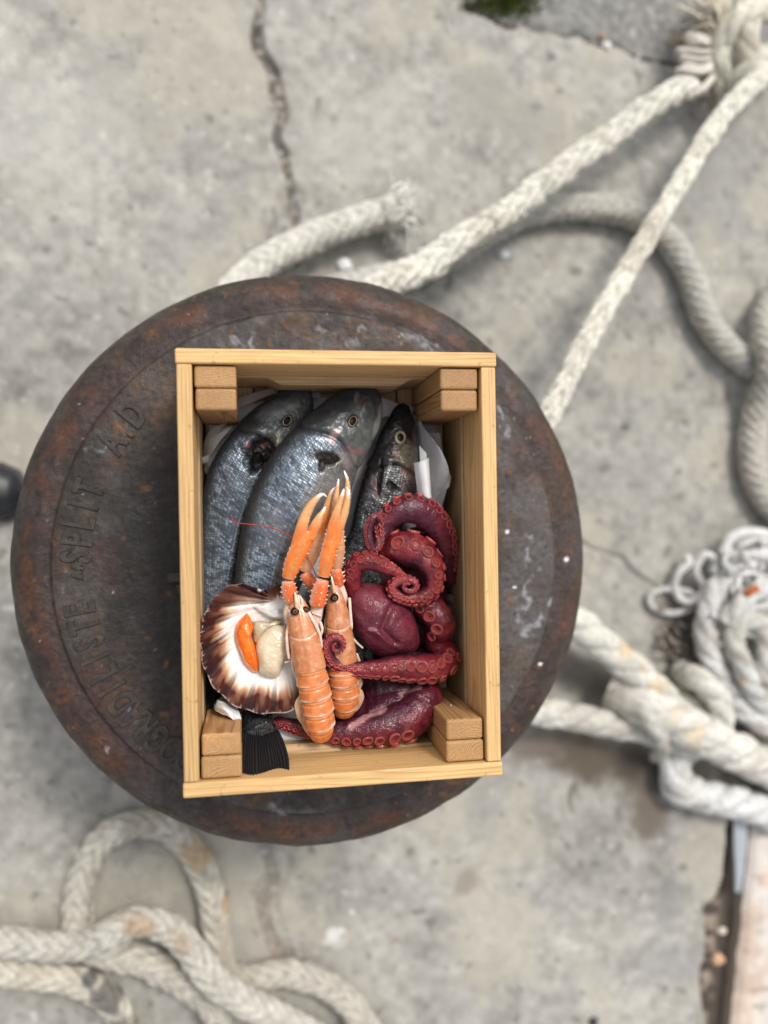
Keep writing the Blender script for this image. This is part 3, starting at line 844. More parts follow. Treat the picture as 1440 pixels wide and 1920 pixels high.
def fish(label, st, zc, thick, dark, paint, origin, group=None, curve_z=None, headlen=.22, holes=(), under=(.10, .10, .095), tone=1., llat=-.12):
    """st: rows (dorsal px, dorsal py, ventral px, ventral py) from snout to tail root"""
    st = np.array(st, float)
    n = 580
    sp = spline(np.hstack([(st[:, :2] + st[:, 2:]) / 2, np.zeros((len(st), 1)), st]), n=n)
    s = np.linspace(0, 1, n)
    z = zc + (np.interp(s, [0, .15, .4, .8, 1], [-.004, 0, .004, 0, 0]) if curve_z is None else np.interp(s, *curve_z))
    D = P(sp[:, 3], sp[:, 4], z); Vn = P(sp[:, 5], sp[:, 6], z)
    mid = (D + Vn) / 2; hv = (D - Vn) / 2; hw = np.linalg.norm(hv, axis=1)
    tk = hw * np.interp(s, [0, .05, .2, .5, .85, 1], [.62, .66, .72, .70, .55, .16]) * thick
    nv = 250
    th = np.linspace(0, 2 * np.pi, nv, endpoint=False)
    c, si = np.cos(th), np.sin(th)
    V = mid[:, None] + hv[:, None] * c[None, :, None]
    V[..., 2] += tk[:, None] * (np.sign(si) * np.abs(si) ** .92)[None]
    q0 = proj(V)
    top = V[..., 2] > z[:, None] - .002
    hole = np.zeros(V.shape[:2])
    for k, (x, y, rx, ry, rot, dep) in enumerate(holes):
        m_ = blotmask(q0, x, y, rx, ry, rot, V, 700 + k, 1.3, 70, 1.05, .6) * top
        V[..., 2] -= dep * m_ * (.6 + .8 * fbm(V, 130, 2, 705))
        hole = np.maximum(hole, m_)
    SS = np.repeat(s[:, None], nv, 1); CC = np.repeat(c[None], n, 0); TH = np.repeat(th[None], n, 0)
    nrm = np.cross(np.gradient(V, axis=1), np.gradient(V, axis=0)); nrm /= np.linalg.norm(nrm, axis=-1, keepdims=True) + 1e-12
    if nrm[n // 2, nv // 4, 2] < 0: nrm = -nrm
    # scales: staggered rows along the body, each plate lifting towards its rear edge
    L = np.concatenate([[0], np.cumsum(np.linalg.norm(np.diff(mid, axis=0), axis=1))])
    ulen = L[:, None] / .0029 + 0 * TH
    vv = TH / (2 * np.pi) * 4.4 * np.median(hw) / .0027
    ulen = ulen + 2.2 * (fbm(V, 40, 3, 3) - .5) + 1.2 * CC ** 2
    vv = vv + 1.6 * (fbm(V, 45, 3, 4) - .5)
    row = np.floor(vv); uu = ulen + .5 * (row % 2)
    fu, fv = uu - np.floor(uu), vv - row
    cid = _h(np.floor(uu).astype(np.int64), row.astype(np.int64), np.zeros(row.shape, np.int64), 5)
    edge = fu - .55 * (2 * np.abs(fv - .5)) ** 2
    scale_h = np.clip(edge, -.3, 1) * (.5 + cid)
    hl = headlen + .03 * np.cos(TH * 1.0) + .012 * np.sin(3 * TH)
    body = sm(SS, hl - .015, hl + .03)
    disp = (1 - hole) * body * (scale_h * (.00042 if dark else .00030) + (fbm(V, 70, 2, 6) - .5) * .0016 + (fbm(V, 300, 2, 7) - .5) * (.0006 if dark else .0002))
    # head plates: gill cover edge, cheek groove, mouth slit
    gill = np.exp(-((SS - hl) / .008) ** 2)
    cheek = np.exp(-((SS - (hl * .62 + .02 * CC)) / .006) ** 2) * sm(CC, .45, .1)
    disp += -.0014 * gill * sm(np.abs(CC), .98, .8) - .0009 * cheek + (1 - body) * ((fbm(V, 60, 3, 8) - .5) * .0030 + (fbm(V, 220, 2, 9) - .5) * .0009)
    disp += .0018 * sm(SS, hl - .05, hl - .006) * sm(SS, hl + .004, hl - .004)
    V = V + nrm * disp[..., None]
    q = proj(V)
    vis = nrm[..., 2]
    flank = np.array([.105, .132, .165]) * tone; back = np.array([.030, .034, .039]); belly = np.array([.14, .135, .125])
    lite = np.array([.31, .385, .47]) * tone
    if dark:
        flank = np.array([.036, .038, .041]); back = np.array([.010, .010, .011]); belly = np.array([.10, .093, .085]); lite = np.array([.20, .20, .20])
    streak = fbm(np.stack([ulen * .62 + vv * .10, vv * .24], -1), 1., 4, 15, .65)
    patch = sm(fbm(V, 26, 4, 18), .36, .64)
    col = np.ones(V.shape) * flank * (.45 + 1.05 * streak)[..., None]
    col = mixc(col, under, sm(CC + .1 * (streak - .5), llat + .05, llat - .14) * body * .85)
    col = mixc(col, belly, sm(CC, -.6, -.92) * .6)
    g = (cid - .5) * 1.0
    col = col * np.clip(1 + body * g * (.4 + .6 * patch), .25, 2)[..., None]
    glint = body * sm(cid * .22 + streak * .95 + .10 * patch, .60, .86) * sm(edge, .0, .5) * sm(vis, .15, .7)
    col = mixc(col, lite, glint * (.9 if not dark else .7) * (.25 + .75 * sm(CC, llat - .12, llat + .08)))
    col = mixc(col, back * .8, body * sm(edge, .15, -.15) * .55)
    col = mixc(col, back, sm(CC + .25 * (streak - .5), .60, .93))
    if dark:
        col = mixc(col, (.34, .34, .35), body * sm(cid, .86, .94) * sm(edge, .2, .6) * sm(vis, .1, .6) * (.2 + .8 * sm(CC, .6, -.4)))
    # lateral line
    llc = llat + .12 * sm(SS, .35, .2)
    ll = np.exp(-((CC - llc) / .016) ** 2) * body * (vis > 0) * sm(fbm(np.stack([ulen, ulen * 0], -1), 1.1, 2, 16), .25, .5)
    col = mixc(col, (.33, .38, .40) if not dark else (.09, .09, .09), ll * .6)
    hd = 1 - body
    hn = fbm(V, 45, 4, 12)
    head_c = np.array([.085, .096, .098]) if not dark else np.array([.024, .020, .021])
    hcol = np.ones(V.shape) * head_c * (.25 + 1.5 * hn)[..., None]
    hcol = mixc(hcol, back * .8, sm(CC + .8 * (hn - .5), .25, .7) * .85)
    if dark:
        hcol = mixc(hcol, (.21, .18, .135), sm(CC, .12, -.25) * sm(SS, .10, .135) * .9)
        hcol = mixc(hcol, (.26, .25, .22), sm(CC, -.55, -.9) * sm(SS, .06, .1) * .8)
        hcol = hcol * (.55 + .9 * fbm(V, 260, 2, 14))[..., None]
    else:
        hcol = mixc(hcol, (.125, .13, .115), sm(CC, .0, -.5) * .6)
        hcol = mixc(hcol, (.035, .038, .042), sm(SS, .06, .02) * .6)
        hcol = hcol * (.65 + .7 * fbm(V, 190, 3, 14))[..., None]
    col = mixc(col, hcol, hd)
    col = mixc(col, (.012, .010, .010), gill * sm(np.abs(CC), 1, .85) * .6)
    col = paint(col, q, V, SS, CC)
    hc = mixc(np.ones(V.shape) * np.array([.006, .005, .005]), (.040, .032, .030), sm(fbm(V, 140, 3, 710), .55, .72) * (.4 if llat < -.3 else 1.))
    hc = mixc(hc, (.09, .02, .02), sm(fbm(V, 60, 2, 711), .6, .75) * .7)
    col = mixc(col, hc, hole * .96)
    alpha = 1 - .85 * hole
    alpha = alpha * (1 - .45 * hd)
    mb = MB()
    capn = np.arange(nv)
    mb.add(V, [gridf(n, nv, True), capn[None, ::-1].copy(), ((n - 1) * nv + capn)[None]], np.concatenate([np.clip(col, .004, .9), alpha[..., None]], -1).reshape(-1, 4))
    o = mb.build('fish', M['fish'], origin=P(*origin))
    bm = bmesh.new(); bm.from_mesh(o.data); bmesh.ops.recalc_face_normals(bm, faces=bm.faces); bm.to_mesh(o.data); bm.free()
    tag(o, label, 'fish', group)
    return o, V, q

def surf_z(V, q, x, y):
    """top height and normal of a built surface under a photo pixel"""
    d = np.hypot(q[..., 0] - x, q[..., 1] - y) - V[..., 2] * 40
    k = np.unravel_index(np.argmin(d), d.shape)
    p = V[k]
    return p

def eye(parent, V, q, x, y, r, rot, asp, socket, iris, lens_dark=(.007, .009, .014), pup=.60, ring_o=.70):
    """eyeball with ring and pupil; r in photo pixels"""
    p = surf_z(V, q, x, y)
    n = 40; nr = 26
    rho = np.linspace(0, 1, nr); th = np.linspace(0, 2 * np.pi, n, endpoint=False)
    R_ = W(r, p[2])
    A = rho[:, None] * np.cos(th); B = rho[:, None] * np.sin(th) * asp
    ca, sa = math.cos(rot), math.sin(rot)
    X_ = (A * ca - B * sa) * R_; Y_ = (A * sa + B * ca) * R_
    nb_ = np.array([p + 0])  # tilt follows the skin
    dd = np.hypot(q[..., 0] - x, q[..., 1] - y); sel = (dd < r * 1.5) & (V[..., 2] > p[2] - .005)
    pts = V[sel]; Am = np.c_[pts[:, :2] - p[:2], np.ones(len(pts))]
    co, *_ = np.linalg.lstsq(Am, pts[:, 2], rcond=None)
    dome = (.40 * np.sqrt(np.clip(1 - rho ** 2, 0, 1)))[:, None] * R_ * .8 + 0 * A
    V3 = np.stack([p[0] + X_, p[1] + Y_, co[2] + co[0] * X_ + co[1] * Y_ + dome - R_ * .12], -1)
    c = np.ones(V3.shape) * np.array(socket)
    c = c * (1 - .5 * sm(rho, .80, 1.))[:, None, None]
    ring = (sm(rho, ring_o + .05, ring_o - .03) * sm(rho, pup - .06, pup))[:, None] * (.55 + .45 * np.cos(th - 2.2)[None] ** 2)
    c = mixc(c, iris, ring)
    mb = MB(); mb.add(V3, [gridf(nr, n, True)], c.reshape(-1, 3))
    e = mb.build('eye', M['eye'], parent=parent)
    sel_ = rho <= pup
    kk = int(sel_.sum())
    V4 = V3[:kk].copy(); V4[..., 2] += .00035
    mb = MB(); mb.add(V4, [gridf(kk, n, True)], lens_dark)
    mb.build('pupil', M['eye'], parent=e)
    return e

def fin(parent, root, tip, zr, zt, name='fin', rays=22, col=(.015, .014, .015), notch=None, nu=70, seed=0, amp=.0009, ragged=.06):
    """fan of rays between a root line and a tip line (photo pixels)"""
    a = spline([(x, y, 0) for x, y in root], n=200); b = spline([(x, y, 0) for x, y in tip], n=200)
    t = np.linspace(0, 1, nu)[:, None]
    jag = ragged * vnoise(np.stack([np.linspace(0, 1, 200) * rays * 1.3, np.zeros(200)], -1), 1, 800 + seed)
    tt = t * (1 - jag[None])
    if notch is not None: tt = tt * (1 - notch(np.linspace(0, 1, 200)))[None]
    x = a[None, :, 0] * (1 - tt) + b[None, :, 0] * tt; y = a[None, :, 1] * (1 - tt) + b[None, :, 1] * tt
    zz = zr + (zt - zr) * tt ** .95
    rw_ = np.linspace(0, 1, 200) + .012 * np.sin(np.linspace(0, 1, 200) * 23 + seed)
    ray = np.sin(rw_ * rays * 2 * np.pi)[None] * amp * (.4 + tt)
    zz = zz + ray + .004 * (np.linspace(-1, 1, 200)[None] ** 2) * -1 * t
    x = x + 9 * np.sin(np.pi * np.clip(tt, 0, 1)) * (np.linspace(0, 1, 200)[None] ** 3 - .2 * (1 - np.linspace(0, 1, 200)[None]) ** 3)
    V = P(x, y, zz)
    bot = V.copy(); bot[..., 2] -= .0012
    c = np.array(col) * (1 + .8 * np.clip(np.sin(rw_ * rays * 2 * np.pi), -.7, 1)[None, :, None] + 0 * t[..., None]) * (.7 + .6 * fbm(V, 150, 2, seed + 30))[..., None]
    mb = MB(); mb.add(V, [gridf(nu, 200)[:, ::-1]], c.reshape(-1, 3)); mb.add(bot, [gridf(nu, 200)], c.reshape(-1, 3) * .6)
    ei = np.concatenate([np.arange(200), np.arange(1, nu) * 200 + 199, (nu - 1) * 200 + np.arange(198, -1, -1), np.arange(nu - 2, 0, -1) * 200])
    N_ = nu * 200
    mb.f.append(np.stack([ei, np.roll(ei, -1), np.roll(ei, -1) + N_, ei + N_], -1)); mb.m.append(0)
    return mb.build(name, M['fin'], parent=parent)

def blot(col, q, x, y, rx, ry, rot, c, amt, V, seed, rough=.9, sc=60):
    return mixc(col, c, blotmask(q, x, y, rx * 1.1, ry * 1.1, rot, V, seed, max(rough, 1.1), sc, 1.15, .35) * amt * .85 * (.6 + .6 * fbm(V, 240, 2, seed)))

FG = 'whole sea fish lying in the crate'
def paint1(c, q, V, SS, CC):
    c = blot(c, q, 486, 848, 30, 40, .5, (.010, .009, .009), .96, V, 1, 1.2)
    c = blot(c, q, 505, 858, 25, 32, .6, (.008, .008, .008), .95, V, 2)
    c = blot(c, q, 465, 834, 6, 9, .4, (.32, .14, .17), .9, V, 3, .3)
    c = blot(c, q, 513, 818, 20, 9, .6, (.20, .19, .13), .7, V, 4)
    c = blot(c, q, 538, 790, 14, 18, .3, (.012, .016, .017), .95, V, 5, .4)
    c = blot(c, q, 520, 768, 36, 20, -.3, (.24, .27, .28), .5, V, 6)
    c = blot(c, q, 575, 742, 18, 20, 0, (.04, .043, .045), .7, V, 7)
    c = blot(c, q, 556, 760, 7, 14, .4, (.25, .24, .2), .5, V, 8)
    return c
def paint2(c, q, V, SS, CC):
    c = blot(c, q, 612, 858, 34, 22, .35, (.018, .014, .013), .92, V, 11, 1.5, 90)
    c = blot(c, q, 604, 868, 10, 20, .2, (.03, .012, .012), .9, V, 12, 1.2, 90)
    c = blot(c, q, 627, 815, 10, 16, .5, (.40, .25, .24), .8, V, 13, 1.)
    c = blot(c, q, 636, 806, 5, 8, .7, (.55, .5, .48), .7, V, 14, 1.)
    c = blot(c, q, 668, 846, 26, 9, .25, (.25, .085, .095), .75, V, 15, 1.)
    c = blot(c, q, 650, 862, 22, 14, .4, (.30, .24, .23), .55, V, 16, 1.4, 110)
    c = blot(c, q, 600, 930, 60, 36, -.85, (.15, .13, .115), .75, V, 17, 1.2, 90)
    c = blot(c, q, 560, 1020, 60, 28, -1.1, (.17, .15, .135), .6, V, 18, 1.2, 90)
    c = blot(c, q, 515, 985, 26, 60, .3, (.30, .25, .27), .35, V, 19, 1.2)
    c = blot(c, q, 650, 748, 13, 9, .2, (.02, .025, .03), .85, V, 20, .6)
    c = blot(c, q, 668, 748, 6, 13, .1, (.26, .22, .17), .6, V, 21, .6)
    c = blot(c, q, 683, 755, 4, 9, .5, (.10, .03, .03), .9, V, 22, .4)
    c = blot(c, q, 662, 788, 13, 17, .4, (.022, .024, .024), .9, V, 23, .3)
    c = blot(c, q, 680, 770, 3.5, 16, .35, (.4, .4, .4), .5, V, 24, .5)
    c = blot(c, q, 709, 790, 6, 34, .25, (.42, .40, .38), .75, V, 25, .6)
    c = blot(c, q, 700, 745, 14, 22, 0, (.05, .045, .045), .65, V, 26)
    c = blot(c, q, 640, 788, 30, 26, 0, (.12, .125, .125), .5, V, 27)
    return c
def paint3(c, q, V, SS, CC):
    c = blot(c, q, 752, 772, 22, 26, .2, (.010, .009, .010), .9, V, 31, .5)
    c = blot(c, q, 778, 815, 7, 24, 0, (.13, .05, .055), .7, V, 32, .6)
    c = blot(c, q, 745, 850, 12, 8, 0, (.20, .09, .06), .5, V, 33, 1.)
    c = blot(c, q, 765, 883, 26, 7, -.15, (.16, .05, .055), .8, V, 34, .7)
    c = blot(c, q, 770, 905, 14, 20, .2, (.33, .19, .18), .6, V, 35, 1.)
    c = blot(c, q, 712, 900, 6, 42, .12, (.03, .02, .02), .85, V, 36, .6)
    c = blot(c, q, 704, 918, 7, 26, -.2, (.22, .10, .10), .6, V, 37, 1.)
    c = blot(c, q, 738, 900, 18, 24, 0, (.02, .018, .018), .7, V, 38, 1.3, 110)
    c = blot(c, q, 730, 880, 4, 18, .2, (.4, .4, .38), .5, V, 39, 1.4, 140)
    return c
f1, V1, q1 = fish('silver grey fish along the left crate wall with a black gut opening', [
    (584, 734, 588, 752), (570, 725, 586, 772), (540, 727, 576, 795), (510, 742, 562, 830), (475, 768, 540, 862), (440, 805, 520, 897), (410, 845, 502, 932),
    (390, 890, 488, 967), (379, 950, 473, 1002), (375, 1010, 460, 1042), (374, 1070, 449, 1087), (376, 1140, 440, 1150), (382, 1210, 425, 1215), (386, 1262, 412, 1262)],
    .496, .62, False, paint1, (410, 1000, .47), FG, holes=[(490, 852, 30, 34, .6, .006), (478, 872, 14, 26, .4, .005)], under=(.030, .029, .027), llat=-.42, tone=.85)
f3, V3_, q3 = fish('dark speckled fish by the right side with a gold ringed eye', [
    (756, 756, 766, 762), (742, 764, 776, 786), (727, 785, 781, 815), (712, 815, 784, 850), (700, 845, 783, 890), (687, 880, 779, 925), (674, 920, 763, 965),
    (664, 960, 749, 1000), (655, 1000, 735, 1040), (628, 1040, 722, 1080), (598, 1085, 705, 1140), (585, 1160, 690, 1210), (590, 1240, 670, 1260), (606, 1290, 650, 1300)],
    .503, .62, True, paint3, (690, 1000, .47), FG, holes=[(714, 888, 5, 36, .10, .003), (736, 912, 16, 9, .5, .002)])
f2, V2, q2 = fish('largest silver fish lying in the middle with its black tail raised', [
    (712, 738, 717, 762), (700, 726, 717, 788), (672, 725, 707, 812), (640, 735, 692, 842), (605, 755, 674, 872), (565, 790, 662, 907), (530, 825, 650, 942),
    (500, 865, 633, 987), (475, 915, 609, 1022), (457, 970, 586, 1052), (447, 1030, 566, 1092), (440, 1090, 549, 1142), (440, 1160, 535, 1195), (447, 1240, 522, 1250),
    (456, 1310, 512, 1312), (455, 1345, 510, 1342), (451, 1378, 523, 1375), (449, 1398, 527, 1394)],
    .520, .60, False, paint2, (540, 1000, .48), FG,
    curve_z=([0, .15, .45, .75, .88, 1], [-.006, 0, .004, -.002, .010, .038]), headlen=.17, holes=[(612, 858, 26, 15, .35, .0007), (603, 872, 8, 18, .2, .0008)], under=(.135, .118, .103))
# tail root of the middle fish is near black
a_ = f2.data.attributes['Col']; cc = np.empty(len(a_.data) * 4, np.float32); a_.data.foreach_get('color', cc); cc = cc.reshape(-1, 4)
yy = q2.reshape(-1, 2)[:, 1]; cc[:, :3] *= (1 - .93 * sm(yy, 1270, 1330) * (vnoise(V2.reshape(-1, 3), 420, 9) < .82))[:, None] * (1 - .75 * sm(yy, 1350, 1388))[:, None]; cc[:, 3] *= 1 - .75 * sm(yy, 1300, 1370); a_.data.foreach_set('color', cc.ravel())
a_ = f1.data.attributes['Col']; cc = np.empty(len(a_.data) * 4, np.float32); a_.data.foreach_get('color', cc); cc = cc.reshape(-1, 4)
cc[:, :3] *= (1 - .35 * sm(q1.reshape(-1, 2)[:, 0], 440, 478) * sm(q1.reshape(-1, 2)[:, 1], 860, 900))[:, None]; a_.data.foreach_set('color', cc.ravel())
eye(f1, V1, q1, 539, 789, 15, .95, .66, (.010, .013, .013), (.60, .46, .28))
eye(f2, V2, q2, 662, 790, 15, 1.1, .70, (.022, .018, .016), (.60, .42, .22))
eye(f3, V3_, q3, 751, 820, 18, 1.45, .80, (.035, .032, .03), (.52, .43, .27), pup=.44, ring_o=.72)
fin(f2, [(453, 1372), (487, 1380), (522, 1368)], [(444, 1482), (470, 1466), (496, 1470), (525, 1482), (541, 1466)], .5575, .632, 'tail_fin', 19, seed=1, amp=.0007, ragged=.07, col=(.011, .010, .0115),
    notch=lambda t: .12 * np.exp(-((t - .40) / .15) ** 2) + .16 * np.exp(-((t - .70) / .012) ** 2) + .10 * np.exp(-((t - .57) / .010) ** 2) + .07 * np.exp(-((t - .82) / .010) ** 2))
fin(f1, [(386, 1258), (398, 1264), (412, 1258)], [(374, 1332), (392, 1336), (404, 1322)], .497, .515, 'tail_fin', 16, seed=2)
fin(f3, [(606, 1285), (630, 1295), (650, 1297)], [(610, 1350), (630, 1362), (655, 1358)], .49, .485, 'tail_fin', 14, seed=3)
fin(f1, [(377, 960), (374, 1030), (374, 1100)], [(369, 975), (367, 1045), (369, 1110)], .495, .508, 'dorsal_fin', 20, col=(.03, .032, .036), seed=7)

# ------------------------------------------------------------------ octopus
OC = empty('octopus', P(740, 1180, .47))
tag(OC, 'wine red octopus with curled suckered arms on the right', 'octopus')
mb = MB(); suckers = []
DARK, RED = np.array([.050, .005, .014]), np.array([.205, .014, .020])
def arm(pts, seed, rows=(-27, 27), skip=0., sk_end=1., kred=1., flat=.9, ssc=.36, spacing=2.15, purple=0.):
    p = np.array(pts, float)
    xyz = P(p[:, 0], p[:, 1], p[:, 2])
    c_ = spline(np.hstack([xyz, W(p[:, 3], p[:, 2])[:, None], p[:, 4:5]]), step=.0011)
    C, r, ph = c_[:, :3], c_[:, 3], c_[:, 4]
    nu = len(C); nv = 44
    s = np.linspace(0, 1, nu)
    th = np.linspace(0, 2 * np.pi, nv, endpoint=False)
    endcap = np.sqrt(np.clip(1 - (np.clip((s - .985) / .015, 0, 1)) ** 2, .02, 1)) * np.sqrt(np.clip(1 - (np.clip((.01 - s) / .01, 0, 1)) ** 2, .05, 1))
    V, fs, _ = tube(C, r * endcap, r * endcap * flat, nv)
    nz = fbm(V, 45, 3, 900 + seed) - .5; nz2 = fbm(V, 160, 2, 910 + seed) - .5
    ctr = C[:, None]
    dirv = V - ctr
    # slight transverse folds
    fold = np.sin(np.arange(nu) * .55 + 6 * vnoise(C, 60, 920 + seed))[:, None] * .012 * sm(np.cos(th[None] - np.radians(ph)[:, None] - np.pi), -.2, .6)
    V = ctr + dirv * (1 + .16 * nz + .07 * nz2 + fold)[..., None]
    k = np.cos(th[None] - np.radians(ph)[:, None])
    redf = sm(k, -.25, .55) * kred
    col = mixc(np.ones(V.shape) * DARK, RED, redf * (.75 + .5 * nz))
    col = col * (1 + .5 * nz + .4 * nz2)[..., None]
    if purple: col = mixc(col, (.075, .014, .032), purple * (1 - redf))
    col = mixc(col, (.30, .060, .062), sm(fbm(V, 55, 3, 930 + seed), .56, .72) * redf * .55)
    col = mixc(col, (.030, .004, .010), sm(fbm(V, 70, 3, 940 + seed), .54, .70) * .55)
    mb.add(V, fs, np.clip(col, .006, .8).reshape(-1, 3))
    T, Sd, U = frames(C)
    L = np.concatenate([[0], np.cumsum(np.linalg.norm(np.diff(C, axis=0), axis=1))])
    for k_, rw in enumerate(rows):
        d = skip * L[-1] + (0.5 * k_) * r[0] * .6
        while d < L[-1] * sk_end:
            i = min(np.searchsorted(L, d), nu - 1)
            sz = max(r[i] * ssc * 1.04 * (.92 + .16 * rng.random()), .0009)
            a = math.radians(ph[i] + rw * (1 + .12 * rng.normal()))
            n_ = Sd[i] * math.cos(a) + U[i] * math.sin(a) / flat; n_ /= np.linalg.norm(n_)
            pos = C[i] + Sd[i] * math.cos(a) * r[i] + U[i] * math.sin(a) * r[i] * flat - n_ * sz * .12
            suckers.append((sz, pos, n_, T[i]))
            d += sz * spacing * .86 * (.95 + .1 * rng.random())
    return C
arm([(846, 1092, .50, 15, 120), (838, 1040, .52, 23, 140), (820, 988, .54, 27, 150), (788, 957, .55, 28, 155), (754, 956, .553, 26, 155), (728, 974, .552, 21, 150),
     (716, 1000, .552, 15, 120), (709, 1021, .555, 10, 70), (700, 1030, .557, 8, 30), (693, 1016, .559, 8, 20), (691, 994, .560, 8, 20), (697, 975, .562, 7.5, 20), (706, 968, .563, 6, 20), (713, 978, .563, 4.5, 20)],
    1, rows=(-18, 22), skip=.10, ssc=.30, kred=.38, purple=.7)
arm([(722, 1040, .525, 26, 40), (750, 1028, .543, 33, 38), (784, 1036, .551, 32, 38), (807, 1060, .556, 25, 45), (814, 1086, .556, 20, 48), (808, 1108, .556, 17, 50), (785, 1121, .556, 15, 55),
     (758, 1120, .557, 13, 55), (739, 1111, .559, 12, 50), (736, 1098, .561, 10.5, 40), (750, 1090, .563, 10, 30), (768, 1088, .566, 9, 30), (779, 1095, .568, 7.5, 30), (776, 1105, .569, 6, 30),
     (765, 1107, .570, 5, 30), (758, 1101, .570, 4.5, 30), (761, 1095, .571, 4, 30), (769, 1097, .571, 3, 30)],
    2, rows=(-32, 28), skip=.10, ssc=.36, kred=1.1)
arm([(664, 1112, .535, 17, 60), (660, 1080, .545, 19, 60), (668, 1058, .553, 18, 60), (692, 1052, .558, 18, 62), (717, 1061, .559, 15, 65), (738, 1071, .558, 11, 60), (753, 1079, .555, 7, 50), (763, 1084, .552, 3.5, 50)],
    3, rows=(-38, 12), skip=.20, ssc=.36, kred=1.05)
arm([(786, 1128, .525, 22, 95), (812, 1146, .535, 29, 100), (827, 1170, .535, 29, 105), (818, 1197, .525, 23, 105), (826, 1222, .525, 20, 105)], 4, rows=(18,), skip=.12, sk_end=.72, ssc=.34, spacing=2.7, kred=.6)
arm([(826, 1205, .515, 20, 90), (838, 1232, .535, 24, 85), (820, 1250, .550, 26, 80), (785, 1252, .557, 27, 74), (748, 1251, .560, 24, 72), (712, 1253, .563, 19, 72), (677, 1254, .566, 15, 70),
     (649, 1252, .569, 13, 62), (627, 1243, .572, 12, 50), (615, 1226, .575, 11, 40), (615, 1207, .578, 10, 30), (625, 1196, .580, 9, 30), (637, 1199, .581, 8, 30), (642, 1210, .582, 7, 30),
     (636, 1219, .582, 6, 30), (628, 1218, .582, 5, 30), (626, 1210, .583, 4, 30), (631, 1207, .583, 3, 30)], 5, rows=(-36, 30), skip=.10, ssc=.37, kred=.95)
arm([(806, 1282, .52, 22, 40), (796, 1314, .538, 36, 42), (768, 1345, .548, 39, 42), (730, 1360, .551, 36, 42), (692, 1368, .552, 30, 45), (652, 1374, .55, 25, 48), (612, 1372, .545, 20, 50), (576, 1367, .54, 16, 55),
     (545, 1360, .535, 13, 60), (513, 1350, .53, 8, 60)], 6, rows=(-44, 16), skip=.28, ssc=.33, kred=.55, spacing=2.35, purple=.4)
arm([(690, 1300, .505, 28, 270), (730, 1295, .515, 32, 270), (770, 1290, .515, 26, 270), (800, 1285, .51, 18, 270)], 7, rows=(), kred=0.)
arm([(650, 1330, .505, 26, 270), (690, 1335, .515, 30, 270), (735, 1325, .525, 34, 270), (780, 1310, .52, 28, 270)], 8, rows=(), kred=.2, purple=.4)
arm([(846, 1120, .49, 14, 90), (858, 1160, .49, 15, 90), (852, 1205, .49, 15, 90)], 9, rows=(), kred=.1)
arm([(705, 1090, .50, 20, 90), (740, 1075, .50, 24, 90), (790, 1080, .50, 20, 90)], 10, rows=(), kred=.2)
for k, g_ in enumerate(([(700, 1250, .482, 26, 270), (780, 1240, .484, 30, 270), (840, 1200, .484, 24, 270), (845, 1110, .484, 22, 270)],
                        [(650, 1120, .486, 24, 270), (700, 1090, .490, 30, 270), (780, 1080, .488, 34, 270), (820, 1130, .486, 30, 270)],
                        [(660, 1180, .480, 24, 270), (720, 1190, .484, 34, 270), (790, 1180, .484, 34, 270), (820, 1200, .482, 30, 270)],
                        [(660, 1060, .488, 18, 270), (710, 1060, .49, 26, 270), (790, 1010, .49, 26, 270), (820, 1050, .49, 20, 270)],
                        [(660, 1240, .482, 26, 270), (690, 1290, .484, 30, 270), (760, 1290, .486, 30, 270), (810, 1270, .486, 26, 270)])):
    arm(g_, 20 + k, rows=(), kred=0.)  # dark filler tubes added low down to blacken the gaps between the arms
# mantle
def dome(poly, z0, h, pw=2.2, n=90, nr=50, lump=(.10, 30), seed=0, colf=None, ridge=None, base=True):
    c_ = spline([(x, y, 0) for x, y in poly + poly[:1]], n=n + 1)[:-1, :2]
    ce = c_.mean(0)
    rho = np.linspace(0, 1, nr)
    q = ce + (c_ - ce)[None] * rho[:, None, None]
    z = z0 + h * (1 - rho ** pw) ** (1 / pw)
    V = P(q[..., 0], q[..., 1], np.repeat(z[:, None], n, 1))
    V[..., 2] += (fbm(V, lump[1], 3, 950 + seed) - .5) * 2 * h * lump[0] * np.sqrt(np.clip(1 - rho ** 4, 0, 1))[:, None]
    if ridge is not None: V[..., 2] += ridge(q, rho)
    col = colf(V, q, rho)
    Vb = V.copy(); Vb[..., 2] = z0 - (V[..., 2] - z0) * .45
    mb.add(V, [gridf(nr, n, True)], col.reshape(-1, 3))
    if base: mb.add(Vb, [gridf(nr, n, True)[:, ::-1]], col.reshape(-1, 3) * .8)
    return V, q
def mcol(V, q, rho):
    c = np.ones(V.shape) * np.array([.135, .020, .034])
    c = c * (1 + .7 * (fbm(V, 50, 3, 960) - .5) + .5 * (fbm(V, 260, 2, 961) - .5))[..., None]
    c = mixc(c, (.075, .012, .026), sm(fbm(V, 28, 3, 962) + .25 * sm(q[..., 1], 1150, 1110) * sm(q[..., 0], 700, 740), .55, .75) * .65)
    c = mixc(c, (.20, .038, .052), sm(np.hypot(q[..., 0] - 680, q[..., 1] - 1125), 45, 10) * .5)
    d = np.hypot((q[..., 0] - 698) / 9, (q[..., 1] - 1180) / 5)
    c = mixc(c, (.36, .16, .19), sm(d + 1.0 * (fbm(V, 70, 2, 963) - .5), 1.1, .7) * .7)
    return np.clip(c, .01, .9)
def mridge(q, rho):
    d1, t1 = seg_dist(q, [(742, 1128), (728, 1150), (716, 1180), (740, 1205)])
    d2, t2 = seg_dist(q, [(694, 1183), (712, 1190), (722, 1200), (748, 1215)])
    d3, t3 = seg_dist(q, [(668, 1140), (690, 1170), (705, 1225)])
    return -.0045 * np.exp(-(d1 / 7) ** 2) + .002 * np.exp(-(d2 / 5) ** 2) - .002 * np.exp(-(d3 / 9) ** 2)
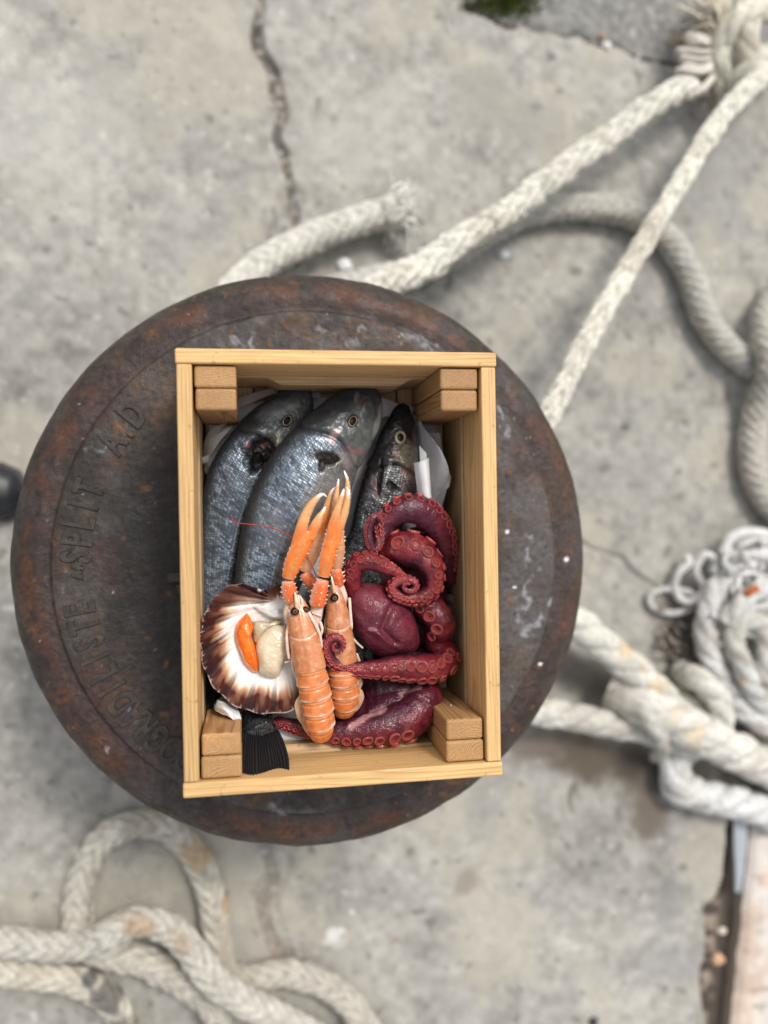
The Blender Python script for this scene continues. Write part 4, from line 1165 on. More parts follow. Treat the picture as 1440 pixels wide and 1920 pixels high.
dome([(652, 1122), (660, 1104), (682, 1093), (712, 1096), (735, 1108), (758, 1124), (772, 1145), (783, 1175), (787, 1205), (776, 1222), (745, 1228), (716, 1232), (690, 1218), (668, 1192), (653, 1158)],
     .530, .036, 2.3, 140, 70, (.10, 32), 1, mcol, mridge)
V = np.vstack(mb.v); C = np.vstack(mb.c)[:, :3]; qq = proj(V)
d, t = seg_dist(qq, [(660, 1362), (690, 1340), (718, 1328)])
k = sm(d + 9 * (fbm(V, 90, 2, 970) - .5), 8, 4) * (V[:, 2] > .535)
C = mixc(C, (.50, .25, .25), k * .75)
d, t = seg_dist(qq, [(752, 1300), (785, 1288)])
C = mixc(C, (.45, .24, .22), sm(d + 9 * (fbm(V, 120, 2, 971) - .5), 6, 2) * (qq[:, 1] > 1280) * .8)
d, t = seg_dist(qq, [(736, 1018), (734, 1035)])
C = mixc(C, (.42, .22, .20), sm(d, 4, 1) * .6 * (V[:, 2] > .54))
mb.v = [V]; mb.c = [C]
body = mb.build('body', M['octo'], parent=OC)
bm = bmesh.new(); bm.from_mesh(body.data); bmesh.ops.recalc_face_normals(bm, faces=bm.faces); bm.to_mesh(body.data); bm.free()
# suckers: one lathe shape, many individuals
spf = np.array([(0, -.10), (.10, -.10), (.16, -.02), (.22, .06), (.50, .12), (.66, .26), (.80, .40), (.92, .40), (1.0, .26), (.97, .02), (.80, -.25), (.6, -.45)])
spp = spline(np.c_[spf, np.zeros(len(spf))], n=34)
def sucker_mesh(seed):
    na_ = 28; th = np.linspace(0, 2 * np.pi, na_, endpoint=False)
    wv = 1 + .06 * np.sin(2 * th + seed) + .03 * np.sin(3 * th + 2 * seed)
    V = np.stack([spp[:, 0, None] * np.cos(th) * wv, spp[:, 0, None] * np.sin(th) * wv, np.repeat(spp[:, 1, None], na_, 1)], -1)
    r = spp[:, 0, None] + 0 * th
    c = np.ones(V.shape) * np.array([.33, .046, .042])
    c = mixc(c, (.42, .088, .078), sm(r, .70, .88) * (V[..., 2] > .2))
    c = mixc(c, (.30, .035, .035), sm(r, .5, .3)); c = mixc(c, (.10, .012, .014), sm(r, .22, .12))
    c = mixc(c, (.16, .02, .03), sm(V[..., 2], .15, -.1) * (r > .75))
    m_ = MB(); m_.add(V, [gridf(len(spp), na_, True)], c.reshape(-1, 3))
    return m_, V, c
protos = []
for sd_ in range(4):
    m_, V, c = sucker_mesh(sd_ * 1.7)
    o = m_.build('sucker', M['octo'], origin=np.zeros(3)); protos.append(o.data); bpy.data.objects.remove(o)
suckers.sort(key=lambda a: -a[0] * (1.3 if a[2][2] > .15 else .4))
def smat(sz, pos, n_, t_):
    n_ = n_ / np.linalg.norm(n_); t_ = t_ - n_ * (t_ @ n_); t_ /= np.linalg.norm(t_); b_ = np.cross(n_, t_)
    return np.column_stack([t_ * sz, b_ * sz, n_ * sz])
for k, (sz, pos, n_, t_) in enumerate(suckers[:100]):
    o = bpy.data.objects.new('sucker', protos[k % 4]); COL.objects.link(o); o.parent = OC
    A = smat(sz * rng.uniform(.94, 1.06), pos, n_ + rng.normal(0, .07, 3), t_); l_ = pos - np.array(OC.location)
    o.matrix_local = Matrix([[*A[0], l_[0]], [*A[1], l_[1]], [*A[2], l_[2]], [0, 0, 0, 1]])
rest = MB()
_, Vs, cs = sucker_mesh(.5)
for sz, pos, n_, t_ in suckers[100:]:
    rest.add(Vs.reshape(-1, 3) @ smat(sz, pos, n_, t_).T + pos, [gridf(*Vs.shape[:2], True)], cs.reshape(-1, 3))
tag(rest.build('small_suckers', M['octo'], parent=OC), kind='stuff')

# ------------------------------------------------------------------ scallop
SCL = empty('scallop', P(480, 1215, .53))
tag(SCL, 'open scallop on its brown and white ribbed half shell', 'scallop')
outl = [(452, 1093), (430, 1098), (404, 1117), (386, 1146), (376, 1182), (376, 1222), (387, 1265), (409, 1298), (440, 1323), (478, 1336), (520, 1338), (556, 1328), (582, 1302), (596, 1262), (598, 1215), (588, 1165), (566, 1122),
        (540, 1098), (524, 1096), (508, 1102), (492, 1107), (476, 1102)]
nS, nR = 720, 110
oc = spline([(x, y, 0) for x, y in outl + outl[:1]], n=nS + 1)[:-1, :2]
cen = np.array([500., 1200.]); umb = np.array([522., 1128.])
rho = np.linspace(0, 1, nR) ** .85
ang = np.arctan2(oc[:, 1] - umb[1], oc[:, 0] - umb[0])
fan = sm(np.abs(np.arctan2(np.sin(ang - 2.25), np.cos(ang - 2.25))), 1.95, 1.55)        # ribs fan out to the lower left and below
rib = np.sin(ang * 26.0 + .4)
ocw = oc + (oc - cen) / np.linalg.norm(oc - cen, axis=1, keepdims=True) * (rib * 1.5 * fan)[:, None]
qs = cen + (ocw - cen)[None] * rho[:, None, None]
zz = .536 + .030 * rho[:, None] ** 2.4 + np.zeros(nS)
qn = np.stack([qs[..., 0] / 1000, qs[..., 1] / 1000], -1)
an2 = np.arctan2(qs[..., 1] - umb[1], qs[..., 0] - umb[0])
rib2 = np.sin(an2 * 26.0 + .4); sq = np.sign(rib2) * np.abs(rib2) ** .6
zz = zz + .0026 * sq * sm(rho, .35, .95)[:, None] * fan[None]
zz = zz - .004 * sm(qs[..., 1], 1120, 1098) * 0
zz = zz + .003 * sm(rho, .86, 1.)[:, None] * (fbm(qn, 90, 3, 1000) - .5) - .004 * sm(np.linalg.norm(qs - np.array([490., 1106.]), axis=-1), 22, 4)
VS = P(qs[..., 0], qs[..., 1], zz)
white = np.array([.86, .84, .80]); brown = np.array([.060, .014, .010]); tan = np.array([.36, .145, .055]); purp = np.array([.026, .009, .012])
edge_n = fbm(np.stack([an2 * 3.2, np.repeat(rho[:, None], nS, 1) * 1.2], -1), 2.2, 4, 1010) - .5
fine = vnoise(np.stack([an2 * 38, np.repeat(rho[:, None], nS, 1) * 3.], -1), 1, 1011) - .5
# brown band is broad on the left and bottom, thinner at the top
dirw = np.interp(np.mod(np.degrees(np.arctan2(oc[:, 1] - cen[1], oc[:, 0] - cen[0])), 360), [0, 45, 90, 135, 180, 225, 262, 290, 360], [.74, .73, .70, .67, .65, .66, .76, .78, .76])
ribid = np.floor((an2 * 26.0 + .4) / (2 * np.pi) + .25)
ribr = vnoise(np.stack([ribid * 3.7, ribid * 0], -1), 1, 1017) - .5
bpos = rho[:, None] - dirw[None] + edge_n * .13 + fine * .07 + .03 * rib2 + .13 * ribr
cS = np.ones(VS.shape) * white
cS = mixc(cS, (.62, .44, .27), sm(bpos, -.10, .01) * .6)
cS = mixc(cS, tan, sm(bpos, -.03, .06) * .8)
cS = mixc(cS, brown, sm(bpos, .04, .14))
cS = mixc(cS, purp, sm(bpos, .18, .30) * .85)
cS = mixc(cS, (.40, .20, .10), sm(bpos, .02, .1) * sm(rib2, .55, .95) * sm(bpos, .30, .12) * .35)
cS = mixc(cS, (.22, .09, .05), sm(fine, .2, .4) * sm(bpos, .05, .1) * .45)
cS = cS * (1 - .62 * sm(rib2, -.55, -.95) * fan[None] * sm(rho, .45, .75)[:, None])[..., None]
cS = mixc(cS, (.36, .26, .22), sm(rho, .975, .995)[:, None] * sm(fbm(qn, 160, 2, 1012), .4, .6))
cS = mixc(cS, (.6, .5, .45), sm(rho, .93, .99)[:, None] * sm(np.abs(rib2), .25, .05) * .5 * fan[None])
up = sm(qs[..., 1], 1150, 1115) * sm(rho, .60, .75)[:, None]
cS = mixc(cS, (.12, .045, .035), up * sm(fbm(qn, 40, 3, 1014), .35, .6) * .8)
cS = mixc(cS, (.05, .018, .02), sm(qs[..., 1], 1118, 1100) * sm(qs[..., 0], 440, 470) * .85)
cS = mixc(cS, (.8, .8, .8), sm(np.linalg.norm(qs - np.array([486., 1107.]), axis=-1), 5, 2))
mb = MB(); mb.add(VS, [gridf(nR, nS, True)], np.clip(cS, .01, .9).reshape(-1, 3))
Vl = VS.copy(); Vl[..., 2] -= .0022 + .006 * (1 - rho[:, None])
mb.add(Vl, [gridf(nR, nS, True)[:, ::-1]], np.clip(cS, .01, .9).reshape(-1, 3) * .6)
b0 = (nR - 1) * nS; N_ = nR * nS; ei = np.arange(nS)
mb.f.append(np.stack([b0 + ei, b0 + (ei + 1) % nS, b0 + N_ + (ei + 1) % nS, b0 + N_ + ei], -1)); mb.m.append(0)
sh = mb.build('shell', M['shell'], parent=SCL)
bm = bmesh.new(); bm.from_mesh(sh.data); bmesh.ops.recalc_face_normals(bm, faces=bm.faces); bm.to_mesh(sh.data); bm.free()
mb = MB()
dome([(463, 1149), (471, 1160), (475, 1176), (472, 1192), (479, 1212), (484, 1235), (485, 1252), (481, 1261), (471, 1257), (459, 1243), (450, 1222), (443, 1200), (441, 1183), (446, 1167), (455, 1156)],
     .545, .014, 2.2, 120, 40, (.16, 70), 2, lambda V, q, r: np.clip(np.ones(V.shape) * np.array([.90, .185, .012]) * (1 + .6 * (fbm(V, 120, 3, 1020) - .5))[..., None], 0, .95))
mb.build('roe', M['meat'], parent=SCL)
mb = MB()
cream = lambda V, q, r: np.clip(np.ones(V.shape) * np.array([.70, .60, .43]) * (1 + .35 * (fbm(V, 80, 3, 1030) - .5))[..., None], 0, .9)
dome([(500, 1178), (515, 1171), (532, 1173), (545, 1185), (548, 1205), (546, 1228), (536, 1240), (528, 1252), (524, 1266), (512, 1270), (496, 1266), (486, 1258), (483, 1240), (479, 1215), (484, 1196)],
     .546, .019, 2.6, 120, 40, (.14, 55), 3, cream)
mb.build('muscle', M['meat'], parent=SCL)
mb = MB()
dome([(472, 1166), (488, 1164), (506, 1166), (520, 1163), (530, 1168), (512, 1174), (498, 1186), (486, 1200), (478, 1206), (474, 1185)],
     .545, .010, 2.2, 90, 30, (.3, 80), 4, lambda V, q, r: np.clip(mixc(np.ones(V.shape) * np.array([.52, .44, .30]), (.20, .12, .06), sm(fbm(V, 160, 3, 1040), .5, .7) * .6), 0, .9))
dome([(476, 1138), (500, 1128), (528, 1124), (545, 1130), (548, 1148), (530, 1160), (508, 1158), (492, 1150)],
     .546, .006, 2.2, 90, 30, (.3, 60), 5, lambda V, q, r: np.clip(mixc(np.ones(V.shape) * np.array([.74, .73, .71]), (.25, .25, .27), sm(np.hypot(q[..., 0] - 526, q[..., 1] - 1146), 7, 3) * .6), 0, .9))
mb.build('frill', M['meat'], parent=SCL)

# ------------------------------------------------------------------ langoustines
def limb(pts, colf, seed=0, nv=20, flat=.85, step=.0009, spikes=None, square=1., lump=.05):
    """px,py,z,r -> adds a tapered limb to mb; spikes: list of (angle deg, spacing px, size px)"""
    p = np.array(pts, float)
    c_ = spline(np.hstack([P(p[:, 0], p[:, 1], p[:, 2]), W(p[:, 3], p[:, 2])[:, None]]), step=step)
    C, r = c_[:, :3], c_[:, 3]; nu = len(C); s = np.linspace(0, 1, nu)
    cap = np.sqrt(np.clip(1 - np.clip((s - .97) / .03, 0, 1) ** 2, .03, 1)) * np.sqrt(np.clip(1 - np.clip((.02 - s) / .02, 0, 1) ** 2, .08, 1))
    V, fs, th = tube(C, r * cap, r * cap * flat, nv, square=square)
    V = C[:, None] + (V - C[:, None]) * (1 + lump * 2 * (fbm(V, 120, 2, 1100 + seed) - .5))[..., None]
    S_ = np.repeat(s[:, None], nv, 1); TH = np.repeat(th[None], nu, 0)
    col = colf(S_, TH, V)
    mb.add(V, fs, np.clip(col, .01, .95).reshape(-1, 3))
    if spikes:
        T, Sd, U = frames(C); L = np.concatenate([[0], np.cumsum(np.linalg.norm(np.diff(C, axis=0), axis=1))])
        for a_d, spc, szp in spikes:
            d = W(spc, p[0, 2]) * .6
            while d < L[-1] - W(spc, p[0, 2]) * .3:
                i = np.searchsorted(L, d); a = math.radians(a_d)
                n_ = Sd[i] * math.cos(a) + U[i] * math.sin(a); sz = W(szp, p[0, 2]) * rng.uniform(.7, 1.2)
                b_ = C[i] + Sd[i] * math.cos(a) * r[i] * .93 + U[i] * math.sin(a) * r[i] * flat * .93
                tipv = b_ + n_ * sz * 1.6 + T[i] * sz * .9
                e1 = T[i] * sz * .75; e2 = np.cross(n_, T[i]) * sz * .75
                ring = [b_ + e1 * math.cos(x) + e2 * math.sin(x) for x in np.linspace(0, 2 * np.pi, 7)[:-1]]
                mb.add(ring + [tipv], [np.array([[k, (k + 1) % 6, 6] for k in range(6)])], (.80, .62, .52))
                d += W(spc, p[0, 2]) * rng.uniform(.8, 1.2)
    return C
OR, PK, CRM = np.array([.74, .175, .022]), np.array([.66, .33, .22]), np.array([.76, .52, .32])
PALE = np.array([.78, .56, .46])
def solid(c, amt=.35, seed=0):
    return lambda s, th, V: np.ones(V.shape) * np.array(c) * (1 + amt * (fbm(V, 110, 3, 1200 + seed) - .5))[..., None]
def palm_col(s, th, V):
    c = np.ones(V.shape) * OR * (1 + .5 * (fbm(V, 120, 3, 1210) - .5))[..., None]
    c = mixc(c, (.55, .26, .08), np.exp(-((np.sin(th) - 1) / .12) ** 2) * sm(fbm(V, 200, 2, 1211), .3, .6) * .6)
    c = mixc(c, PALE, sm(np.cos(th), .80, .97) * .6)
    c = mixc(c, (.66, .40, .28), sm(s, .06, 0) * .8)
    return c
def palm_pale(s, th, V):
    c = np.ones(V.shape) * np.array([.62, .30, .15]) * (1 + .5 * (fbm(V, 120, 3, 1212) - .5))[..., None]
    return mixc(c, PALE * .8, sm(np.cos(th), .5, .95) * .6)
def finger_col(s, th, V):
    c = mixc(np.ones(V.shape) * np.array([.72, .19, .035]), (.66, .34, .14), sm(s, .25, .65))
    c = mixc(c, (.72, .50, .34), sm(np.abs(np.cos(th)), .75, .98) * .55)
    c = mixc(c, (.84, .78, .70), sm(s, .80, .95))
    return c * (1 + .3 * (fbm(V, 140, 2, 1213) - .5))[..., None]
def carpus_col(s, th, V):
    c = np.ones(V.shape) * np.array([.74, .15, .035]) * (1 + .6 * (fbm(V, 110, 3, 1214) - .5))[..., None]
    return mixc(c, PALE, sm(np.cos(th), .45, .95) * .6 + .35 * sm(s, .75, 1.))

def body_mesh(name, axis_pts, segs, hl, seed, parent, spine):
    """axis_pts px,py,z,halfwidth ; carapace up to fraction hl, then abdomen rings"""
    global mb
    p = np.array(axis_pts, float)
    c_ = spline(np.hstack([P(p[:, 0], p[:, 1], p[:, 2]), W(p[:, 3], p[:, 2])[:, None]]), step=.00045)
    C, r = c_[:, :3], c_[:, 3]; nu = len(C); s = np.linspace(0, 1, nu); nv = 72
    cap = np.sqrt(np.clip(1 - np.clip((s - .955) / .045, 0, 1) ** 2, .02, 1))
    V, fs, th = tube(C, r * cap, r * cap * .86, nv)
    S_ = np.repeat(s[:, None], nv, 1); TH = np.repeat(th[None], nu, 0)
    D = np.zeros(S_.shape)
    ab = sm(S_, hl - .004, hl + .004)
    joints = np.linspace(hl, .97, segs + 1)
    k = np.clip(np.searchsorted(joints, S_ + .006 * np.cos(TH) ** 2) - 1, 0, segs - 1)
    f_ = (S_ + .006 * np.cos(TH) ** 2 - joints[k]) / (joints[1] - joints[0]); f_ = np.clip(f_, 0, 1)
    D += ab * (.13 * f_ - .08 - .075 * sm(f_, .92, 1.) - .05 * np.exp(-((f_ - .25) / .06) ** 2))
    gro = np.exp(-((S_ - (hl * .56 - .03 * np.cos(TH) ** 2)) / .007) ** 2)
    D += -(1 - ab) * .06 * gro
    D += (1 - ab) * (.03 * np.exp(-((TH - np.pi / 2) / .07) ** 2) - .03 * np.exp(-((np.abs(TH - np.pi / 2) - .26) / .07) ** 2))
    D += .05 * (fbm(V, 90, 3, 1300 + seed) - .5)
    V = C[:, None] + (V - C[:, None]) * (1 + D)[..., None]
    cara = np.ones(V.shape) * np.array([.64, .285, .13])
    nn = fbm(V, 90, 3, 1310 + seed)
    cara = mixc(cara, (.72, .43, .27), sm(nn, .45, .65) * .8); cara = mixc(cara, (.55, .17, .06), sm(fbm(V, 150, 4, 1316), .46, .66) * .65); cara = mixc(cara, (.58, .20, .07), np.exp(-((np.abs(TH - np.pi / 2) - .42) / .12) ** 2) * sm(S_, .12, .2) * .5)
    cara = mixc(cara, (.78, .62, .50), gro * .6)
    cara = mixc(cara, (.74, .58, .48), sm(S_, .10, .0) * .6)
    cara = mixc(cara, (.78, .60, .50), sm(vnoise(V, 330, 1315), .84, .93) * .5)
    abd = np.ones(V.shape) * np.array([.69, .225, .065]); abd = abd * (1 + .9 * (fbm(V, 140, 4, 1322) - .5))[..., None]
    abd = mixc(abd, (.74, .38, .19), sm(f_, .22, .0) * .6)
    abd = mixc(abd, (.84, .64, .55), sm(f_ + .55 * (fbm(V, 60, 3, 1321) - .5) - .10 * np.sin(TH), .70, .86) * (.3 + .7 * sm(fbm(V, 60, 2, 1320), .38, .6)))
    abd = mixc(abd, (.55, .16, .05), np.exp(-((np.abs(TH - np.pi / 2) - .55) / .16) ** 2) * sm(f_, .25, .4) * sm(f_, .8, .6) * .45)
    abd = mixc(abd, (.78, .55, .42), sm(np.abs(np.cos(TH)), .93, .99) * .5)
    col = mixc(cara, abd, ab) * (np.array([.80, .74, .70]) if seed == 1 else np.array([.90, .86, .84]))  # rear one darker and pinker: its shade is put into the shell colour
    mb = MB()
    mb.add(V, fs, np.clip(col, .01, .95).reshape(-1, 3))
    # rostrum and its side spines
    limb(spine, lambda s_, t_, v_: mixc(np.ones(v_.shape) * np.array([.72, .42, .26]), (.80, .70, .58), sm(s_, .4, .9)), seed)
    b = mb.build('body', M['crust'], parent=parent)
    return V, S_
def part(name, parent, build, m='crust'):
    global mb
    mb = MB(); build()
    return mb.build(name, M[m], parent=parent)
def bulge(name, parent, x, y, z, r, asp, rot):
    """shiny stalked eye with brown centre"""
    bm = bmesh.new(); bmesh.ops.create_uvsphere(bm, u_segments=24, v_segments=16, radius=1)
    R_ = W(r, z); c, s = math.cos(rot), math.sin(rot)
    co = []
    for v_ in bm.verts:
        X_, Y_, Z_ = v_.co.x * R_, v_.co.y * R_ * asp, v_.co.z * R_
        v_.co = Vector((X_ * c - Y_ * s, X_ * s + Y_ * c, Z_)); co.append(Z_ / R_)
    o = bm_obj(name, bm, M['eye'], parent=parent, loc=P(x, y, z) - np.array(world_loc(parent)), color=(1, 1, 1), smooth=True)
    co = np.array(co); cl = mixc(np.ones((len(co), 3)) * np.array([.012, .011, .011]), (.20, .10, .045), sm(co, .80, .90))
    cl = mixc(cl, (.03, .02, .015), sm(co, .955, .98))
    o.data.attributes['Col'].data.foreach_set('color', np.c_[cl, np.ones(len(cl))].astype(np.float32).ravel())
    return o
ZL = .578
def claw(parent, carp, palm, fixed, moving, pale=False, seed=0, merus=None):
    o = part('claw', parent, lambda: limb(palm, palm_pale if pale else palm_col, seed, 24, .62, spikes=[(14, 9, 2.4), (166, 10, 2.4), (95, 17, 1.2)]))
    def fg(pts):
        return lambda: limb(pts, finger_col, seed + 1, 16, .75, spikes=[(180 if pts[0][0] < pts[len(pts) // 2][0] - 3 else 0, 7, 1.3)])
    global mb
    mb = MB(); fg(fixed)(); mb.build('fixed_finger', M['crust'], parent=o)
    mb = MB(); fg(moving)()
    mb.build('moving_finger', M['crust'], parent=o)
    if carp:
        mb = MB(); limb(carp, carpus_col, seed + 2, 20, .85, spikes=[(10, 10, 3.2), (170, 10, 3.2), (100, 12, 2.3), (62, 17, 1.7)]); mb.build('claw_wrist', M['crust'], parent=o)
    if merus:
        mb = MB(); limb(merus, solid(PALE * .95, .3, seed), seed + 3, 16, .85); mb.build('claw_arm', M['crust'], parent=o)
    return o
def leg(parent, pts, c=PALE, seed=0):
    return part('leg', parent, lambda: limb(pts, solid(c, .25, seed), seed, 12, .9))

# rear langoustine first (under), then the front one
LB = empty('langoustine', P(640, 1220, .545))
tag(LB, 'langoustine lying behind, partly under a curled octopus arm', 'langoustine', 'langoustines on top of the catch')
zb = .562
body_mesh('body', [(626, 1098, zb, 7), (628, 1115, zb, 14), (631, 1140, zb, 20), (634, 1170, zb, 24), (637, 1200, zb, 27), (640, 1230, zb - .001, 29), (643, 1258, zb - .002, 29), (645, 1285, zb - .003, 29), (646, 1312, zb - .006, 27), (645, 1328, zb - .012, 23), (644, 1342, zb - .02, 14)],
          5, .56, 1, LB, [(628, 1112, zb + .010, 4.5), (625, 1098, zb + .012, 3), (621, 1080, zb + .013, 1.2)])
bulge('eye', LB, 627, 1121, zb + .011, 8.2, .9, .4)
claw(LB, [(636, 1098, .556, 9), (632, 1080, .562, 12), (630, 1064, .566, 9)], [(631, 1066, .566, 9), (634, 1040, .574, 12), (634, 1010, .579, 12), (633, 985, .581, 11)],
     [(638, 990, .582, 7), (645, 955, .586, 7.5), (651, 922, .588, 6), (651, 900, .588, 3.5), (645, 882, .587, 1.2)], [(628, 988, .582, 6), (628, 960, .586, 6.5), (630, 935, .588, 5.5), (633, 913, .588, 3.2), (635, 897, .588, 1.2)], True, 3, merus=[(640, 1150, .550, 7), (644, 1122, .553, 8), (638, 1098, .555, 7)])
claw(LB, [(592, 1110, .553, 9), (582, 1092, .557, 12), (569, 1074, .560, 10)], [(569, 1072, .560, 11), (581, 1045, .565, 14), (594, 1018, .569, 14), (602, 996, .571, 11)],
     [(600, 1002, .571, 9), (609, 968, .575, 8), (616, 940, .578, 6), (622, 922, .579, 3.5), (629, 913, .579, 1.3)], [(607, 998, .571, 7), (614, 975, .573, 6), (621, 955, .575, 4), (624, 940, .576, 1.5)], True, 4, merus=[(624, 1140, .552, 7), (608, 1124, .553, 8), (592, 1110, .554, 7)])
for k, pts in enumerate(([(655, 1120, .56, 3), (657, 1150, .562, 3), (659, 1172, .563, 2.8), (658, 1190, .562, 2.5), (668, 1204, .56, 2.3), (681, 1216, .555, 2)],
                         [(668, 1225, .555, 3), (676, 1250, .55, 2.5), (672, 1275, .548, 2)],
                         [(616, 1140, .56, 2.5), (610, 1170, .56, 2.5), (612, 1210, .558, 2)])):
    leg(LB, pts, PALE * (.9 if k < 2 else .7), 40 + k)
def antenna(parent, pts):
    return part('antenna', parent, lambda: limb(pts, solid((.50, .055, .02), .3), 77, 8, 1., step=.0012, lump=0))
part('tail_fan', LB, lambda: (limb([(668, 1290, .553, 6), (674, 1305, .548, 9), (668, 1325, .542, 7), (655, 1338, .54, 3)], solid((.62, .36, .2), .4), 60, 18, .35), limb([(664, 1262, .555, 4), (674, 1278, .55, 6), (670, 1296, .546, 4)], solid((.5, .36, .26), .4), 61, 16, .4)))
antenna(LB, [(571, 1032, .573, .9), (580, 1050, .573, .9), (588, 1068, .572, 1), (594, 1082, .57, 1.1), (606, 1100, .568, 1.3)])

LA = empty('langoustine', P(575, 1240, .56))
tag(LA, 'orange langoustine in front, overlapping the scallop with claws pointing up', 'langoustine', 'langoustines on top of the catch')
za = ZL
body_mesh('body', [(555, 1116, za, 7), (557, 1130, za, 15), (562, 1155, za, 23), (568, 1185, za + .001, 27), (574, 1215, za + .001, 28.5), (580, 1243, za + .001, 29.5), (586, 1275, za, 30), (592, 1305, za - .001, 30), (597, 1335, za - .003, 29.5), (600, 1358, za - .006, 28), (602, 1374, za - .012, 22), (603, 1384, za - .02, 13)],
          5, .49, 2, LA, [(558, 1145, za + .013, 4), (556, 1128, za + .014, 3.6), (553, 1110, za + .014, 1.2)])
bulge('eye', LA, 553, 1146, za + .012, 8.5, .9, .5)
bulge('eye', LA, 574, 1143, za + .007, 8, .7, -.6)
claw(LA, [(548, 1130, .578, 11), (542, 1108, .582, 14), (539, 1088, .585, 11)], [(540, 1086, .587, 11), (548, 1060, .591, 16), (562, 1028, .595, 17.5), (578, 994, .596, 17)],
     [(551, 1040, .594, 9), (559, 1012, .5965, 11), (565, 992, .599, 11), (573, 966, .600, 9.5), (584, 946, .602, 7.5), (597, 931, .602, 4.5), (606, 927, .601, 2.6), (613, 932, .600, 1.2)], [(580, 1012, .597, 10), (589, 990, .599, 10), (598, 972, .601, 7.5), (605, 960, .601, 4.5), (610, 950, .601, 1.5)], False, 5,
     merus=[(546, 1172, .566, 8), (540, 1152, .57, 9), (545, 1130, .574, 10)])
claw(LA, [(594, 1136, .582, 14), (599, 1110, .587, 15), (606, 1086, .59, 11)], [(606, 1082, .592, 11), (612, 1055, .597, 14.5), (619, 1022, .6, 14.5), (626, 992, .602, 13)],
     [(628, 1030, .600, 8), (633, 1000, .603, 9), (638, 982, .604, 9), (646, 960, .605, 8), (651, 938, .607, 6), (653, 922, .607, 3.5), (650, 913, .607, 1.3)], [(619, 1010, .602, 9), (624, 986, .606, 9), (632, 956, .609, 7), (640, 932, .611, 4.2), (645, 916, .611, 1.4)], False, 6,
     merus=[(588, 1178, .568, 11), (592, 1156, .574, 12), (595, 1134, .578, 12)])
for k, pts in enumerate(([(542, 1172, .575, 3.5), (538, 1190, .577, 3.2), (539, 1215, .577, 3), (542, 1236, .574, 2.5)],
                         [(548, 1220, .572, 3.2), (549, 1250, .572, 3), (556, 1270, .57, 3), (562, 1284, .566, 2.5)],
                         [(556, 1240, .567, 3), (545, 1239, .566, 2.5), (533, 1243, .565, 2)],
                         [(574, 1140, .585, 3), (585, 1160, .588, 3), (595, 1178, .587, 3), (601, 1196, .583, 2.6), (605, 1222, .576, 2.2)],
                         [(600, 1165, .576, 3), (604, 1180, .578, 3), (600, 1196, .576, 2.4)],
                         [(584, 1148, .58, 2.5), (595, 1152, .583, 2.5), (604, 1156, .582, 2)])):
    leg(LA, pts, PALE * (1. if k in (0, 3, 5) else .9), 50 + k)
part('tail_fan', LA, lambda: (limb([(566, 1305, .572, 5), (560, 1322, .568, 8), (566, 1345, .562, 8), (578, 1364, .558, 6)], solid((.66, .42, .27), .4), 62, 18, .35),
                              limb([(572, 1340, .568, 5), (574, 1358, .562, 8), (584, 1378, .556, 6)], solid((.64, .38, .24), .4), 63, 18, .35)))
part('spine', LA, lambda: [limb(x, solid((.80, .66, .5), .2), 64, 10, .9) for x in ([(562, 1138, za + .008, 2.5), (560, 1124, za + .012, 2), (558, 1114, za + .013, .8)], [(567, 1140, za + .006, 3), (566, 1126, za + .01, 2.5), (562, 1116, za + .012, .8)],
                                                                                  [(546, 1158, za + .004, 2.5), (543, 1148, za + .008, 1.8), (541, 1142, za + .01, .7)], [(550, 1125, za + .004, 2), (549, 1115, za + .008, 1.6), (549, 1108, za + .009, .7)])])
antenna(LA, [(434, 964, .545, .7), (436, 974, .549, .75), (443, 980, .553, .8), (468, 983, .5585, .8), (500, 987, .567, .85), (525, 995, .577, .9), (546, 1007, .588, 1.), (556, 1012, .592, 1.)])

